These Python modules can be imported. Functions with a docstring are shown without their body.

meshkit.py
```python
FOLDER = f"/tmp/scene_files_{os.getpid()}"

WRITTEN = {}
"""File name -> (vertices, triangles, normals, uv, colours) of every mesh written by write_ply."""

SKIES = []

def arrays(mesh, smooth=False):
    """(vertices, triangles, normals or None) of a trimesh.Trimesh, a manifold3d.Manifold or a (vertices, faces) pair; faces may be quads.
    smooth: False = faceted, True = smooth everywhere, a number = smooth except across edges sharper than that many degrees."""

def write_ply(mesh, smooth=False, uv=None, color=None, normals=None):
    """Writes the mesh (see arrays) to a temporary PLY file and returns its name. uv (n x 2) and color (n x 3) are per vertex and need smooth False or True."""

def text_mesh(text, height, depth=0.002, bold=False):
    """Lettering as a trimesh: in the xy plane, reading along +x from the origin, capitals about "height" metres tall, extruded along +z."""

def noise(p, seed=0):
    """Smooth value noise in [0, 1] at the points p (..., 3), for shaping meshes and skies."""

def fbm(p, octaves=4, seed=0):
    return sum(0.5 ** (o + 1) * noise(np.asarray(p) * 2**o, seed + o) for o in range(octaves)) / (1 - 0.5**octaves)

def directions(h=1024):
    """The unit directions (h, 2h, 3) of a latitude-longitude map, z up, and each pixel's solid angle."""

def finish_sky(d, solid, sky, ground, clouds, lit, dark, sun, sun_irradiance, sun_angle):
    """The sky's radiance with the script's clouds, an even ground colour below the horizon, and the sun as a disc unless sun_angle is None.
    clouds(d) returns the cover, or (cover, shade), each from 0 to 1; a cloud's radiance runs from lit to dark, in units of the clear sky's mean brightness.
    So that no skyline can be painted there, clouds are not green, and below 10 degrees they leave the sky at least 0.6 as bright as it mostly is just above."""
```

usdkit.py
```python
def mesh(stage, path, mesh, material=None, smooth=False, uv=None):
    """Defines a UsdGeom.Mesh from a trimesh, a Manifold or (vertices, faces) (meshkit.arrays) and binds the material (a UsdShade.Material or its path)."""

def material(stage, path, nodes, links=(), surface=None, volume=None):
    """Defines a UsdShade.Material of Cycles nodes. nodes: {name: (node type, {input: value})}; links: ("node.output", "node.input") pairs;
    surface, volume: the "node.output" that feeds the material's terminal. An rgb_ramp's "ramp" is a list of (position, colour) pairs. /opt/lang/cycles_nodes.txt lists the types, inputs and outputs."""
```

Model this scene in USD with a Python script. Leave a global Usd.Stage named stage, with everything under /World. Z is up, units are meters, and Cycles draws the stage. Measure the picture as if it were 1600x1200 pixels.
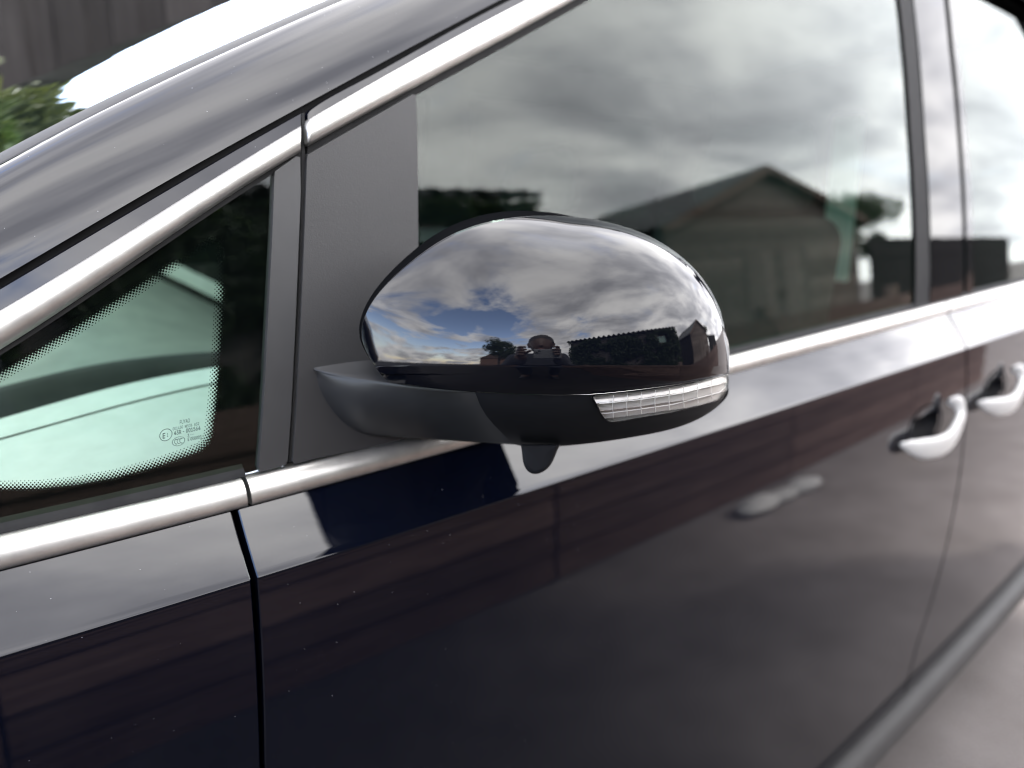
import math, random
import numpy as np, trimesh, shapely
import shapely.geometry as sg
from scipy.interpolate import splprep, splev, UnivariateSpline, PchipInterpolator
from scipy.spatial import Delaunay
import manifold3d as mf
import usdkit, meshkit
from pxr import Usd, UsdGeom, UsdLux, UsdShade, Gf, Sdf

random.seed(7); RNG = np.random.default_rng(7)
stage = Usd.Stage.CreateInMemory()
UsdGeom.SetStageUpAxis(stage, 'Z'); UsdGeom.SetStageMetersPerUnit(stage, 1.0)
UsdGeom.Xform.Define(stage, '/World'); UsdGeom.Scope.Define(stage, '/World/Looks')

# ------------------------------------------------------------------ camera
CAM = np.array([0.0, -0.5, 1.28])            # x along the car towards its tail, y into the car, z up
PSI, PITCH, FPX = math.radians(49.7), math.radians(13.15), 1156.0
FH = np.array([math.cos(PSI), math.sin(PSI), 0.0]); RT = np.array([math.sin(PSI), -math.cos(PSI), 0.0])
FW = FH * math.cos(PITCH) - np.array([0, 0, math.sin(PITCH)]); UP = np.cross(RT, FW)
EXPOSURE = 3.02
cam = UsdGeom.Camera.Define(stage, '/World/camera')
cam.AddTransformOp().Set(Gf.Matrix4d(*RT, 0, *UP, 0, *(-FW), 0, *CAM, 1))
cam.CreateHorizontalApertureAttr(36.0); cam.CreateVerticalApertureAttr(27.0)
cam.CreateFocalLengthAttr(36.0 * FPX / 1600)
cam.CreateFStopAttr(3.6); cam.CreateFocusDistanceAttr(0.505)
cam.CreateExposureAttr(EXPOSURE); cam.CreateClippingRangeAttr(Gf.Vec2f(0.01, 5000))

# ------------------------------------------------------------------ sky and sun
SUN_AZ, SUN_EL = math.radians(41.0), math.radians(36.0)      # azimuth from +y towards +x
sun_dir = np.array([math.sin(SUN_AZ) * math.cos(SUN_EL), math.cos(SUN_AZ) * math.cos(SUN_EL), math.sin(SUN_EL)])
def mat(name, nodes, links=(), surface='p.BSDF', volume=None):
    return usdkit.material(stage, '/World/Looks/' + name, nodes, links, surface, volume)
SKY_STRENGTH = 0.15
def sky_look():
    n = {'geo': ('geometry', {}),
         'sky': ('sky_texture', {'sky_type': 'single_scattering', 'sun_disc': False, 'sun_elevation': SUN_EL, 'sun_rotation': SUN_AZ, 'air_density': 1.0, 'aerosol_density': 0.6}),
         'blue': ('mix_color', {'blend_type': 'multiply', 'fac': 1.0, 'use_clamp': False, 'b': (1.5, 1.35, 1.38)}),
         'sep': ('separate_xyz', {}), 'zz': ('math', {'math_type': 'add', 'value2': 0.22}), 'zc': ('math', {'math_type': 'maximum', 'value2': 0.08}),
         'dx': ('math', {'math_type': 'divide'}), 'dy': ('math', {'math_type': 'divide'}), 'pl': ('combine_xyz', {'z': 0.0}),
         'n1': ('noise_texture', {'scale': 1.35, 'detail': 9.0, 'roughness': 0.56, 'distortion': 0.35}),
         'n2': ('noise_texture', {'scale': 1.5, 'detail': 6.0, 'roughness': 0.5, 'distortion': 0.25}),
         'n2off': ('mapping', {'location': (3.7, 1.9, 5.0), 'scale': (1.0, 1.5, 1.0)}),
         'gap': ('vector_math', {'vector_math_type': 'dot_product', 'math_type': 'dot_product', 'vector2': (-0.97, 0.15, 0.2)}),
         'gapr': ('map_range', {'from_min': 0.30, 'from_max': 0.95, 'to_min': 0.16, 'to_max': -0.05, 'clamp': True}),
         'cov': ('math', {'math_type': 'add'}),
         'cr': ('rgb_ramp', {'ramp': [(0.0, (0, 0, 0)), (0.44, (0, 0, 0)), (0.53, (0.8, 0.8, 0.8)), (0.60, (1, 1, 1)), (1.0, (1, 1, 1))]}),
         'sh': ('rgb_ramp', {'ramp': [(0.0, (0.44, 0.44, 0.47)), (0.36, (0.50, 0.50, 0.53)), (0.46, (0.70, 0.695, 0.72)), (0.55, (0.96, 0.945, 0.945)), (0.64, (1.14, 1.12, 1.10)), (0.8, (1.32, 1.29, 1.27))]}),
         'zen': ('map_range', {'range_type': 'smoothstep', 'from_min': 0.35, 'from_max': 0.95, 'to_min': 1.0, 'to_max': 0.74, 'clamp': True}),
         'low': ('map_range', {'from_min': 0.0, 'from_max': 0.20, 'to_min': 0.10, 'to_max': 0.0, 'clamp': True}), 'cov2': ('math', {'math_type': 'add'}), 'gapb': ('vector_math', {'math_type': 'dot_product', 'vector2': (0.28, 0.90, 0.335)}), 'gapbr': ('map_range', {'from_min': 0.94, 'from_max': 0.99, 'to_min': 0.0, 'to_max': -0.25, 'clamp': True}), 'cov3': ('math', {'math_type': 'add'}),
         'zg': ('mix_color', {'blend_type': 'multiply', 'fac': 1.0, 'use_clamp': False}),
         'gain': ('mix_color', {'blend_type': 'multiply', 'fac': 1.0, 'use_clamp': False, 'b': (6.5, 6.5, 6.6)}),
         'mx': ('mix_color', {'blend_type': 'mix', 'use_clamp': False}),
         'bg': ('background_shader', {'strength': SKY_STRENGTH})}
    l = [('geo.position', 'sep.vector'), ('sep.z', 'zz.value1'), ('zz.value', 'zc.value1'), ('sep.x', 'dx.value1'), ('zc.value', 'dx.value2'),
         ('sep.y', 'dy.value1'), ('zc.value', 'dy.value2'), ('dx.value', 'pl.x'), ('dy.value', 'pl.y'), ('pl.vector', 'n1.vector'),
         ('pl.vector', 'n2off.vector'), ('n2off.vector', 'n2.vector'), ('geo.position', 'gap.vector1'), ('gap.value', 'gapr.value'),
         ('n1.fac', 'cov.value1'), ('gapr.result', 'cov.value2'), ('sep.z', 'low.value'), ('cov.value', 'cov2.value1'), ('low.result', 'cov2.value2'), ('geo.position', 'gapb.vector1'), ('gapb.value', 'gapbr.value'), ('cov2.value', 'cov3.value1'), ('gapbr.result', 'cov3.value2'), ('cov3.value', 'cr.fac'), ('sep.z', 'zen.value'), ('gain.result', 'zg.a'), ('zen.result', 'zg.b'), ('n2.fac', 'sh.fac'), ('sh.color', 'gain.a'),
         ('sky.color', 'blue.a'), ('blue.result', 'mx.a'), ('zg.result', 'mx.b'), ('cr.color', 'mx.fac'), ('mx.result', 'bg.color')]
    n['gap'] = ('vector_math', {'math_type': 'dot_product', 'vector2': (-0.97, 0.15, 0.2)})
    return mat('sky', n, l, surface='bg.background')
dome = UsdLux.DomeLight.Define(stage, '/World/sky')
dome.GetPrim().SetCustomDataByKey('kind', 'structure')
UsdShade.MaterialBindingAPI.Apply(dome.GetPrim()).Bind(sky_look())
sun = UsdLux.DistantLight.Define(stage, '/World/sun')
sun.CreateIntensityAttr(0.20); sun.CreateAngleAttr(12.0); sun.CreateColorAttr(Gf.Vec3f(1.0, 0.95, 0.88)); sun.GetPrim().CreateAttribute('inputs:normalize', Sdf.ValueTypeNames.Bool).Set(True)
zax = sun_dir; xax = np.cross([0, 0, 1.0], zax); xax /= np.linalg.norm(xax); yax = np.cross(zax, xax)
sun.AddTransformOp().Set(Gf.Matrix4d(*xax, 0, *yax, 0, *zax, 0, 0, 0, 20, 1))

# ------------------------------------------------------------------ pixel rays and the car's basic surfaces
def ray(p):
    p = np.atleast_2d(np.asarray(p, float))
    d = FW * FPX + np.outer(p[:, 0] - 800, RT) - np.outer(p[:, 1] - 600, UP)
    return d / np.linalg.norm(d, axis=1, keepdims=True)
def bow(x): return 0.012 * (x - 0.9) ** 2                   # plan curvature of the side
def glass_y(x, z):
    t = z - 1.12
    return bow(x) + 0.046 + 0.075 * t + 0.16 * np.maximum(t, 0) ** 2
def unproj(p, surf, off=0.0):
    d = ray(p); t = np.full(len(d), 0.5)
    for _ in range(60):
        q = CAM + d * t[:, None]
        y = surf(q[:, 0], q[:, 1] * 0 + q[:, 2]) - off       # off > 0: proud of the surface, towards the viewer
        t = 0.4 * t + 0.6 * (y - CAM[1]) / d[:, 1]
    return CAM + d * t[:, None]

# ------------------------------------------------------------------ materials
def P(name, base, rough=0.5, **kw):
    return mat(name, {'p': ('principled_bsdf', {'base_color': base, 'roughness': rough, **kw})})
def Pn(name, c1, c2, scale, rough=0.6, bump=0.0, bscale=None, detail=5.0, stretch=(1, 1, 1), ramp=(0.35, 0.65), **kw):
    """a surface whose colour wanders between two tones, with a little relief"""
    n = {'g': ('geometry', {}), 'm': ('mapping', {'scale': stretch}), 'n': ('noise_texture', {'scale': scale, 'detail': detail, 'roughness': 0.6}),
         'r': ('rgb_ramp', {'ramp': [(0.0, c1), (ramp[0], c1), (ramp[1], c2), (1.0, c2)]}),
         'p': ('principled_bsdf', {'roughness': rough, **kw})}
    l = [('g.position', 'm.vector'), ('m.vector', 'n.vector'), ('n.fac', 'r.fac'), ('r.color', 'p.base_color')]
    if bump:
        n['bn'] = ('noise_texture', {'scale': bscale or scale * 4, 'detail': 3.0}); n['b'] = ('bump', {'strength': 1.0, 'distance': bump})
        l += [('m.vector', 'bn.vector'), ('bn.fac', 'b.height'), ('b.normal', 'p.normal')]
    return mat(name, n, l)
def paint_look(name, base, dust, coat=1.5):
    n = {'g': ('geometry', {}), 'v': ('voronoi_texture', {'scale': 260.0}), 'lt': ('map_range', {'from_min': 0.10, 'from_max': 0.06, 'clamp': True}),
         'sep': ('separate_color', {}), 'gt': ('math', {'math_type': 'greater_than', 'value2': 0.93}), 'spk': ('math', {'math_type': 'multiply'}),
         'dn': ('noise_texture', {'scale': 18.0, 'detail': 6.0, 'roughness': 0.7}), 'df': ('map_range', {'from_min': 0.42, 'from_max': 0.75, 'to_min': 0.0, 'to_max': dust, 'clamp': True}),
         'mx': ('mix_color', {'a': base, 'b': (0.20, 0.19, 0.18)}), 'mx2': ('mix_color', {'b': (0.10, 0.10, 0.105)}),
         'cr': ('map_range', {'from_min': 0.42, 'from_max': 0.75, 'to_min': 0.004, 'to_max': 0.03, 'clamp': True}),
         'op': ('noise_texture', {'scale': 170.0, 'detail': 1.0}), 'ob': ('bump', {'distance': 0.0000045}),
         'p': ('principled_bsdf', {'roughness': 0.4, 'specular_ior_level': 0.0, 'coat_weight': 1.0, 'coat_ior': coat})}
    l = [('g.position', 'v.vector'), ('v.distance', 'lt.value'), ('v.color', 'sep.color'), ('sep.r', 'gt.value1'), ('gt.value', 'spk.value1'), ('lt.result', 'spk.value2'),
         ('g.position', 'dn.vector'), ('dn.fac', 'df.value'), ('df.result', 'mx.fac'), ('mx.result', 'mx2.a'), ('spk.value', 'mx2.fac'), ('mx2.result', 'p.base_color'),
         ('dn.fac', 'cr.value'), ('cr.result', 'p.coat_roughness'), ('g.position', 'op.vector'), ('op.fac', 'ob.height'), ('ob.normal', 'p.coat_normal')]
    if not dust: l = [x for x in l if x[1] != 'mx2.fac']; n['mx2'][1]['fac'] = 0.0
    return mat(name, n, l)
M = {}
M['paint'] = paint_look('navy_paint', (0.0004, 0.0006, 0.0016), 0.0020, 1.54)
M['cap'] = paint_look('black_gloss', (0.0004, 0.0005, 0.0010), 0.0, 1.52)
M['chrome'] = Pn('satin_metal', (0.52, 0.505, 0.48), (0.43, 0.42, 0.40), 45, 0.33, metallic=1.0, bump=0.00003, bscale=400)
M['plastic'] = Pn('grained_plastic', (0.0095, 0.0093, 0.0094), (0.0115, 0.0112, 0.0113), 14, 0.46, bump=0.00016, bscale=1100, specular_ior_level=0.4)
M['housing'] = Pn('smooth_plastic', (0.0022, 0.0024, 0.003), (0.003, 0.0032, 0.0038), 40, 0.45, bump=0.00004, bscale=1500, specular_ior_level=0.2)
M['pillarstrip'] = Pn('divider_plastic', (0.0095, 0.0095, 0.0098), (0.011, 0.011, 0.0112), 30, 0.45, bump=0.00005, bscale=1300)
M['rubber'] = Pn('rubber', (0.013, 0.013, 0.0135), (0.017, 0.017, 0.017), 50, 0.6, specular_ior_level=0.04)
M['gapblack'] = P('gap_black', (0.0015, 0.0015, 0.002), 0.6, specular_ior_level=0.1)
M['gloss'] = paint_look('pillar_gloss', (0.001, 0.001, 0.0012), 0.002, 1.22)
M['frit'] = P('frit', (0.0016, 0.0016, 0.002), 0.6, specular_ior_level=0.0)
def glass_look(name, tint, ior):
    """thin pane: clear with a tint, mirror-like by Fresnel, the same from both faces"""
    n = {'t': ('transparent_bsdf', {'color': tint}), 'g': ('glossy_bsdf', {'color': (0.94, 1.0, 0.97), 'roughness': 0.0}), 'geo': ('geometry', {}), 'i': ('map_range', {'to_min': ior, 'to_max': 1.0 / ior}), 'f': ('fresnel', {}), 'x': ('mix_closure', {})}
    return mat(name, n, [('geo.backfacing', 'i.value'), ('i.result', 'f.IOR'), ('f.fac', 'x.fac'), ('t.BSDF', 'x.closure1'), ('g.BSDF', 'x.closure2')], surface='x.closure')
M['glass'] = glass_look('side_glass', (0.50, 0.76, 0.64), 1.46)
M['qglass'] = glass_look('quarter_glass', (0.72, 0.86, 0.755), 1.5)
M['screen'] = glass_look('windscreen_glass', (0.60, 0.80, 0.70), 1.22)
M['lens'] = glass_look('clear_lens', (0.97, 0.97, 0.96), 1.5)
M['reflector'] = P('lamp_reflector', (0.36, 0.34, 0.325), 0.2, metallic=0.3, specular_ior_level=1.0)
M['rib'] = P('lamp_rib', (0.62, 0.60, 0.58), 0.25, specular_ior_level=1.0)
M['print'] = P('glass_print', (0.02, 0.035, 0.03), 0.7)

# ------------------------------------------------------------------ object helpers
names = {}
def path_for(name, parent):
    base = (parent or '/World') + '/' + name; k = names.get(base, -1) + 1; names[base] = k
    return base if k == 0 else f'{base}_{k:03d}'
def tag(o, label=None, cat=None, group=None, kind=None):
    pr = o.GetPrim()
    for k, v in (('label', label), ('category', cat), ('group', group), ('kind', kind)):
        if v: pr.SetCustomDataByKey(k, v)
    return str(pr.GetPath())
def obj(name, m, material, parent=None, smooth=30, label=None, cat=None, group=None, kind=None, normals=None):
    p = path_for(name, parent)
    o = usdkit.mesh(stage, p, m, material, smooth)
    tag(o, label, cat, group, kind)
    return p
def thing(name, label, cat, group=None, loc=(0, 0, 0), rz=0, parent=None):
    p = path_for(name, parent); x = UsdGeom.Xform.Define(stage, p)
    x.AddTranslateOp().Set(Gf.Vec3d(*map(float, loc)))
    if rz: x.AddRotateZOp().Set(math.degrees(rz))
    tag(x, label, cat, group)
    return p
def tm(v, f): return trimesh.Trimesh(np.asarray(v, float), np.asarray(f, int), process=False)
def cat_(ms): return trimesh.util.concatenate(ms)
def grid(P3, flip=False, wrap=False):
    """P3: rows x cols x 3 -> a sheet of triangles"""
    r, c = P3.shape[:2]; v = P3.reshape(-1, 3); f = []
    i, j = np.meshgrid(np.arange(r - 1), np.arange(c if wrap else c - 1), indexing='ij'); jn = (j + 1) % c
    a, b, d, e = i * c + j, i * c + jn, (i + 1) * c + jn, (i + 1) * c + j
    f = np.vstack([np.stack([a, b, d], -1).reshape(-1, 3), np.stack([a, d, e], -1).reshape(-1, 3)])
    if flip: f = f[:, ::-1]
    return tm(v, f)
def spl(pts, n, s=None):
    """a smooth pixel polyline through (near) the given points, n samples evenly along it"""
    p = np.asarray(pts, float); k = min(3, len(p) - 1)
    tck, _ = splprep(p.T, k=k, s=len(p) * 0.4 if s is None else s)
    q = np.array(splev(np.linspace(0, 1, 1200), tck)).T
    L = np.r_[0, np.cumsum(np.linalg.norm(np.diff(q, axis=0), axis=1))]
    at = np.linspace(0, L[-1], n)
    return np.stack([np.interp(at, L, q[:, 0]), np.interp(at, L, q[:, 1])], 1)
def side(x, z): return bow(x)
def loft(pa, pb, offa, offb, surf=glass_y, n=90, rows=9, bulge=0.0, flange=0.006, power=0.5, s=None):
    """a strip between two pixel curves on a surface: rounded section, edges turned inwards"""
    a, b = spl(pa, n, s), spl(pb, n, s); R = []
    for t in np.linspace(0, 1, rows):
        off = offa + (offb - offa) * t + bulge * (4 * t * (1 - t)) ** power
        R.append(unproj(a + (b - a) * t, surf, off))
    R = np.array(R)
    if flange:
        inn = np.array([0, flange, 0])
        R = np.concatenate([(R[:1] + inn), R[:1], R, R[-1:], (R[-1:] + inn)], 0)
        ends = [R[:, :1] + inn, R, R[:, -1:] + inn]
        R = np.concatenate(ends, 1)
    return grid(R)
def patch(outer, surf=glass_y, off=0.0, holes=(), step=10.0, flange=0.0, sm=0):
    """a pixel polygon laid on a surface as one sheet, its rim turned inwards when flange > 0"""
    poly = sg.Polygon(outer, holes).buffer(0)
    if sm: poly = poly.buffer(-sm).buffer(2 * sm).buffer(-sm)
    rings = [poly.exterior, *poly.interiors]; pts = []; loops = []
    for r in rings:
        n = max(8, int(r.length / step)); q = np.array([r.interpolate(i / n, normalized=True).coords[0] for i in range(n)])
        cs = np.array(r.coords[:-1])
        if not sm:
            d = np.array([r.project(sg.Point(c)) for c in cs]) ; allp = sorted([(r.project(sg.Point(c)), tuple(c)) for c in np.vstack([q, cs])])
            q = [allp[0][1]]
            for dd, c in allp[1:]:
                if np.hypot(c[0] - q[-1][0], c[1] - q[-1][1]) > 0.3: q.append(c)
            q = np.array(q)
        loops.append((len(pts), len(q))); pts += [tuple(c) for c in q]
    if holes:
        v2, tri = trimesh.creation.triangulate_polygon(poly.segmentize(step), engine='earcut'); a, b, c = v2[tri[:, 0]], v2[tri[:, 1]], v2[tri[:, 2]]
        sgn = (b[:, 0] - a[:, 0]) * (c[:, 1] - a[:, 1]) - (b[:, 1] - a[:, 1]) * (c[:, 0] - a[:, 0])
        return tm(unproj(v2, surf, off), np.where((sgn > 0)[:, None], tri[:, ::-1], tri))
    x0, y0, x1, y1 = poly.bounds; gx, gy = np.meshgrid(np.arange(x0, x1, step), np.arange(y0, y1, step)); inner = poly.buffer(-step * 0.55)
    gp = np.stack([gx.ravel(), gy.ravel()], 1); gp = gp[shapely.contains_xy(inner, gp[:, 0], gp[:, 1])]
    P2 = np.vstack([np.array(pts), gp]) if len(gp) else np.array(pts)
    tri = Delaunay(P2).simplices; cen = P2[tri].mean(1); tri = tri[shapely.contains_xy(poly, cen[:, 0], cen[:, 1])]
    v = unproj(P2, surf, off)
    a, b, c = P2[tri[:, 0]], P2[tri[:, 1]], P2[tri[:, 2]]
    sgn = (b[:, 0] - a[:, 0]) * (c[:, 1] - a[:, 1]) - (b[:, 1] - a[:, 1]) * (c[:, 0] - a[:, 0])
    tri = np.where((sgn > 0)[:, None], tri[:, ::-1], tri)
    V, F = [v], [tri]; nv = len(v)
    if flange:
        for s0, n in loops:
            ids = np.arange(s0, s0 + n); back = v[ids] + [0, flange, 0]
            rimv = np.vstack([v[ids], back]); k = np.arange(n); kn = (k + 1) % n
            V.append(rimv); F.append(np.vstack([np.stack([k, kn, n + kn], 1), np.stack([k, n + kn, n + k], 1)]) + nv); nv += 2 * n
    return tm(np.vstack(V), np.vstack(F))
def box(cx, cy, cz, sx, sy, sz, rz=0.0, b=0.0):
    m = trimesh.creation.box((sx, sy, sz))
    if rz: m.apply_transform(trimesh.transformations.rotation_matrix(rz, [0, 0, 1]))
    m.apply_translation((cx, cy, cz)); return m
def hull(*balls, seg=24):
    return mf.Manifold.batch_hull([mf.Manifold.sphere(r, seg).translate(tuple(map(float, p))) for p, r in balls])
def tube(pts, rad, sides=10):
    p = np.asarray(pts, float); t = np.gradient(p, axis=0); t /= np.linalg.norm(t, axis=1, keepdims=True)
    a = np.cross(t, np.where(np.abs(t[:, 2:]) < .9, [0, 0, 1.], [1., 0, 0])); a /= np.linalg.norm(a, axis=1, keepdims=True); b = np.cross(t, a)
    g = np.arange(sides) * 2 * np.pi / sides; r = np.broadcast_to(rad, (len(p),))
    V = p[:, None] + r[:, None, None] * (np.cos(g)[None, :, None] * a[:, None] + np.sin(g)[None, :, None] * b[:, None])
    m = grid(V, wrap=True, flip=True)
    caps = []
    for k, s in ((0, 1), (len(p) - 1, -1)):
        i = np.arange(sides); f = np.stack([np.full(sides, sides), i, (i + 1) % sides], 1)[:, ::s]
        caps.append(tm(np.vstack([V[k], p[k]]), f))
    return cat_([m, *caps])

# ------------------------------------------------------------------ the car: pixel outlines of its features
CAR = thing('car', 'dark navy car close up with satin metal window trim and gloss black door mirror', 'car')
def zx(pts, surf=side, off=0.0, s=2e-6):
    """a feature line as height over x, from pixels on a surface"""
    q = unproj(pts, surf, off); o = np.argsort(q[:, 0]); x, z = q[o, 0], q[o, 2]
    f = UnivariateSpline(x, z, k=2, s=s * len(x)); lo, hi = x[0], x[-1]; dl, dh = float(f.derivative()(lo)), float(f.derivative()(hi))
    return lambda X: np.where(X < lo, f(lo) + dl * (np.asarray(X) - lo), np.where(X > hi, f(hi) + dh * (np.asarray(X) - hi), f(np.clip(X, lo, hi))))
z_crease = zx([(0, 1018), (100, 994), (200, 966), (300, 938), (390, 911), (500, 875), (600, 842), (700, 808), (785, 778), (1000, 712), (1150, 662), (1300, 614), (1450, 564), (1600, 514)])
OFFB = -0.032                                                   # belt line stands this far inboard of the crease
z_belt = zx([(0, 888), (100, 866), (200, 841), (300, 815), (384, 794), (500, 766), (600, 741), (737, 697), (1140, 584), (1300, 540), (1450, 499), (1600, 457)], off=OFFB)
def door_y(dz):                                                # below the crease: leans outwards a little, then turns under
    return -0.070 * dz + 0.115 * dz ** 2 + 0.004 * np.exp(-(dz / 0.02) ** 2) * 0
ZSILL = 0.275
def body_rows(x):
    """(y, z) down the side at x: shoulder from the belt, rounded crease, door side"""
    zb, zc = float(z_belt(x)), float(z_crease(x)); r = []
    h = zb - zc
    for t in np.r_[np.linspace(0, 0.9, 10), 0.955]:
        z = zb - h * t; y = (-OFFB) * (1 - t) + 0.0012 * 4 * t * (1 - t)
        r.append((y, z))
    r += [(0.0006, zc + 0.0010), (-0.0002, zc), (0.0, zc - 0.0011), (0.0001, zc - 0.0025)]
    for dz in np.r_[np.linspace(0.006, 0.05, 6), np.linspace(0.07, zc - ZSILL, 26)]:
        r.append((float(door_y(dz - 0.0025)), zc - dz))
    return np.array(r)
def panel(xl, xr, n, hole=None, ztop=None):
    """a body panel between two edge curves x = xl(z), xr(z), its cut edges rolled inwards"""
    cols = []
    for u in np.r_[-2, -1, 0.0, np.linspace(0.004, 0.996, n), 1.0, 2, 3]:   # rolled edges at both ends
        uu = min(max(u, 0.0), 1.0)
        xm = xl(1.05) + (xr(1.05) - xl(1.05)) * uu
        rows = body_rows(xm); z = rows[:, 1]
        x = xl(z) + (xr(z) - xl(z)) * uu
        zz = z + (z_crease(x) - z_crease(xm)) * np.clip((z - 0.3) / 0.6, 0, 1)
        x = x + (0.0008 if u == 0 else -0.0008 if u == 1 else 0)
        y = bow(x) + rows[:, 0]
        if u < 0: x = x + 0 ; y = y + (0.0007 if u == -1 else 0.02)
        if u > 1: x = x + 0 ; y = y + (0.0007 if u == 2 else 0.02)
        cols.append(np.stack([x, y, zz], 1))
    A = np.array(cols).transpose(1, 0, 2)
    top = A[:1] + [0, 0.012, 0.001]; A = np.concatenate([top, A[:1], A], 0)
    m = grid(A, flip=True)
    if hole is not None:
        c = m.triangles_center; m.update_faces(~hole(c))
    return m
def edge(pts):
    q = unproj(pts, side); o = np.argsort(q[:, 2]); f = UnivariateSpline(q[o, 2], q[o, 0], k=2, s=2e-6)
    lo, hi = q[o[0], 2], q[o[-1], 2]
    return lambda z: f(np.clip(z, lo, hi))
gapL = edge([(384, 790), (388, 840), (392, 912), (398, 1050), (400, 1200)])
gapR = edge([(395, 790), (399, 840), (404, 905), (406, 1050), (408, 1200)])
rgapL = edge([(1508, 500), (1510, 533), (1502, 640), (1482, 790), (1455, 920), (1432, 1010)])
rgapR = lambda z: rgapL(z) + 0.007
HANDLES = [(1.40, 0.905), (1.77, 0.915)]
def handle_hole(c):
    h = np.zeros(len(c), bool)
    for hx, hz in HANDLES: h |= ((c[:, 0] - hx) / 0.062) ** 2 + ((c[:, 2] - hz + 0.004) / 0.032) ** 2 < 1
    return h
obj('front_wing', panel(lambda z: np.full_like(np.asarray(z, float), -0.55), gapL, 60), M['paint'], CAR, smooth=20)
DOOR = obj('front_door', panel(gapR, rgapL, 330, handle_hole), M['paint'], CAR, smooth=20)
RDOOR = obj('rear_door', panel(rgapR, lambda z: np.full_like(np.asarray(z, float), 2.75), 240, handle_hole), M['paint'], CAR, smooth=20)
# sill below the doors
def sill_mesh():
    X = np.linspace(-0.5, 3.4, 120); rows = []
    for a in np.linspace(0, 1, 14):
        ang = math.radians(70 - 150 * a)
        rows.append(np.stack([X, bow(X) + 0.022 - 0.040 * np.cos(ang), np.full_like(X, 0.232) + 0.034 * np.sin(ang)], 1))
    rows.append(rows[-1] + [0, 0.12, 0])
    rows.insert(0, rows[0] + [0, 0.05, 0.012])
    return grid(np.array(rows), flip=True)
M['sillplastic'] = Pn('sill_plastic', (0.012, 0.0115, 0.0115), (0.018, 0.017, 0.0165), 12, 0.5, specular_ior_level=0.25)
obj('sill', sill_mesh(), M['sillplastic'], CAR)
# dark body behind the shut lines
def backing():
    X = np.linspace(-0.5, 3.3, 40); R = []
    for dz, z in ((0.05, 1.08), (0.034, 0.98), (0.02, 0.6), (0.03, 0.25)): R.append(np.stack([X, bow(X) + dz + 0.012, np.full_like(X, z)], 1))
    return grid(np.array(R), flip=True)
obj('door_frame_seal', backing(), M['gapblack'], CAR)

# belt mouldings
def belt_strip(xa, xb, n, y0=-OFFB, dx=0.0):
    X = np.linspace(xa, xb, n); R = []; h = np.interp(X, [0.0, 0.2, 0.5, 0.8, 1.2, 2.0], [0.0205, 0.0205, 0.021, 0.021, 0.021, 0.021])
    zb = z_belt(X) + 0.0012
    R.append(np.stack([X, bow(X) + y0 + 0.012, zb], 1)); R.append(np.stack([X, bow(X) + y0, zb], 1))
    for t in np.linspace(0, 1, 14):
        a = math.pi * (0.02 + 0.96 * t); y = y0 + 0.0095 * t - 0.0065 * math.sin(a) ** 0.8
        R.append(np.stack([X, bow(X) + y, zb + h * (0.5 - 0.5 * math.cos(a))], 1))
    R.append(R[-1] + [0, 0.01, 0]); R = np.array(R)
    R = np.concatenate([R[:, :1] + [0, 0.012, 0], R[:, :1], R, R[:, -1:], R[:, -1:] + [0, 0.012, 0]], 1)
    return grid(R)
xg1 = float(unproj([(384, 770)], side, OFFB)[0, 0]); xg2 = float(unproj([(391, 770)], side, OFFB)[0, 0])
xr_ = float(rgapL(1.1))
obj('belt_moulding', belt_strip(-0.5, xg1, 90), M['chrome'], CAR)
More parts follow.
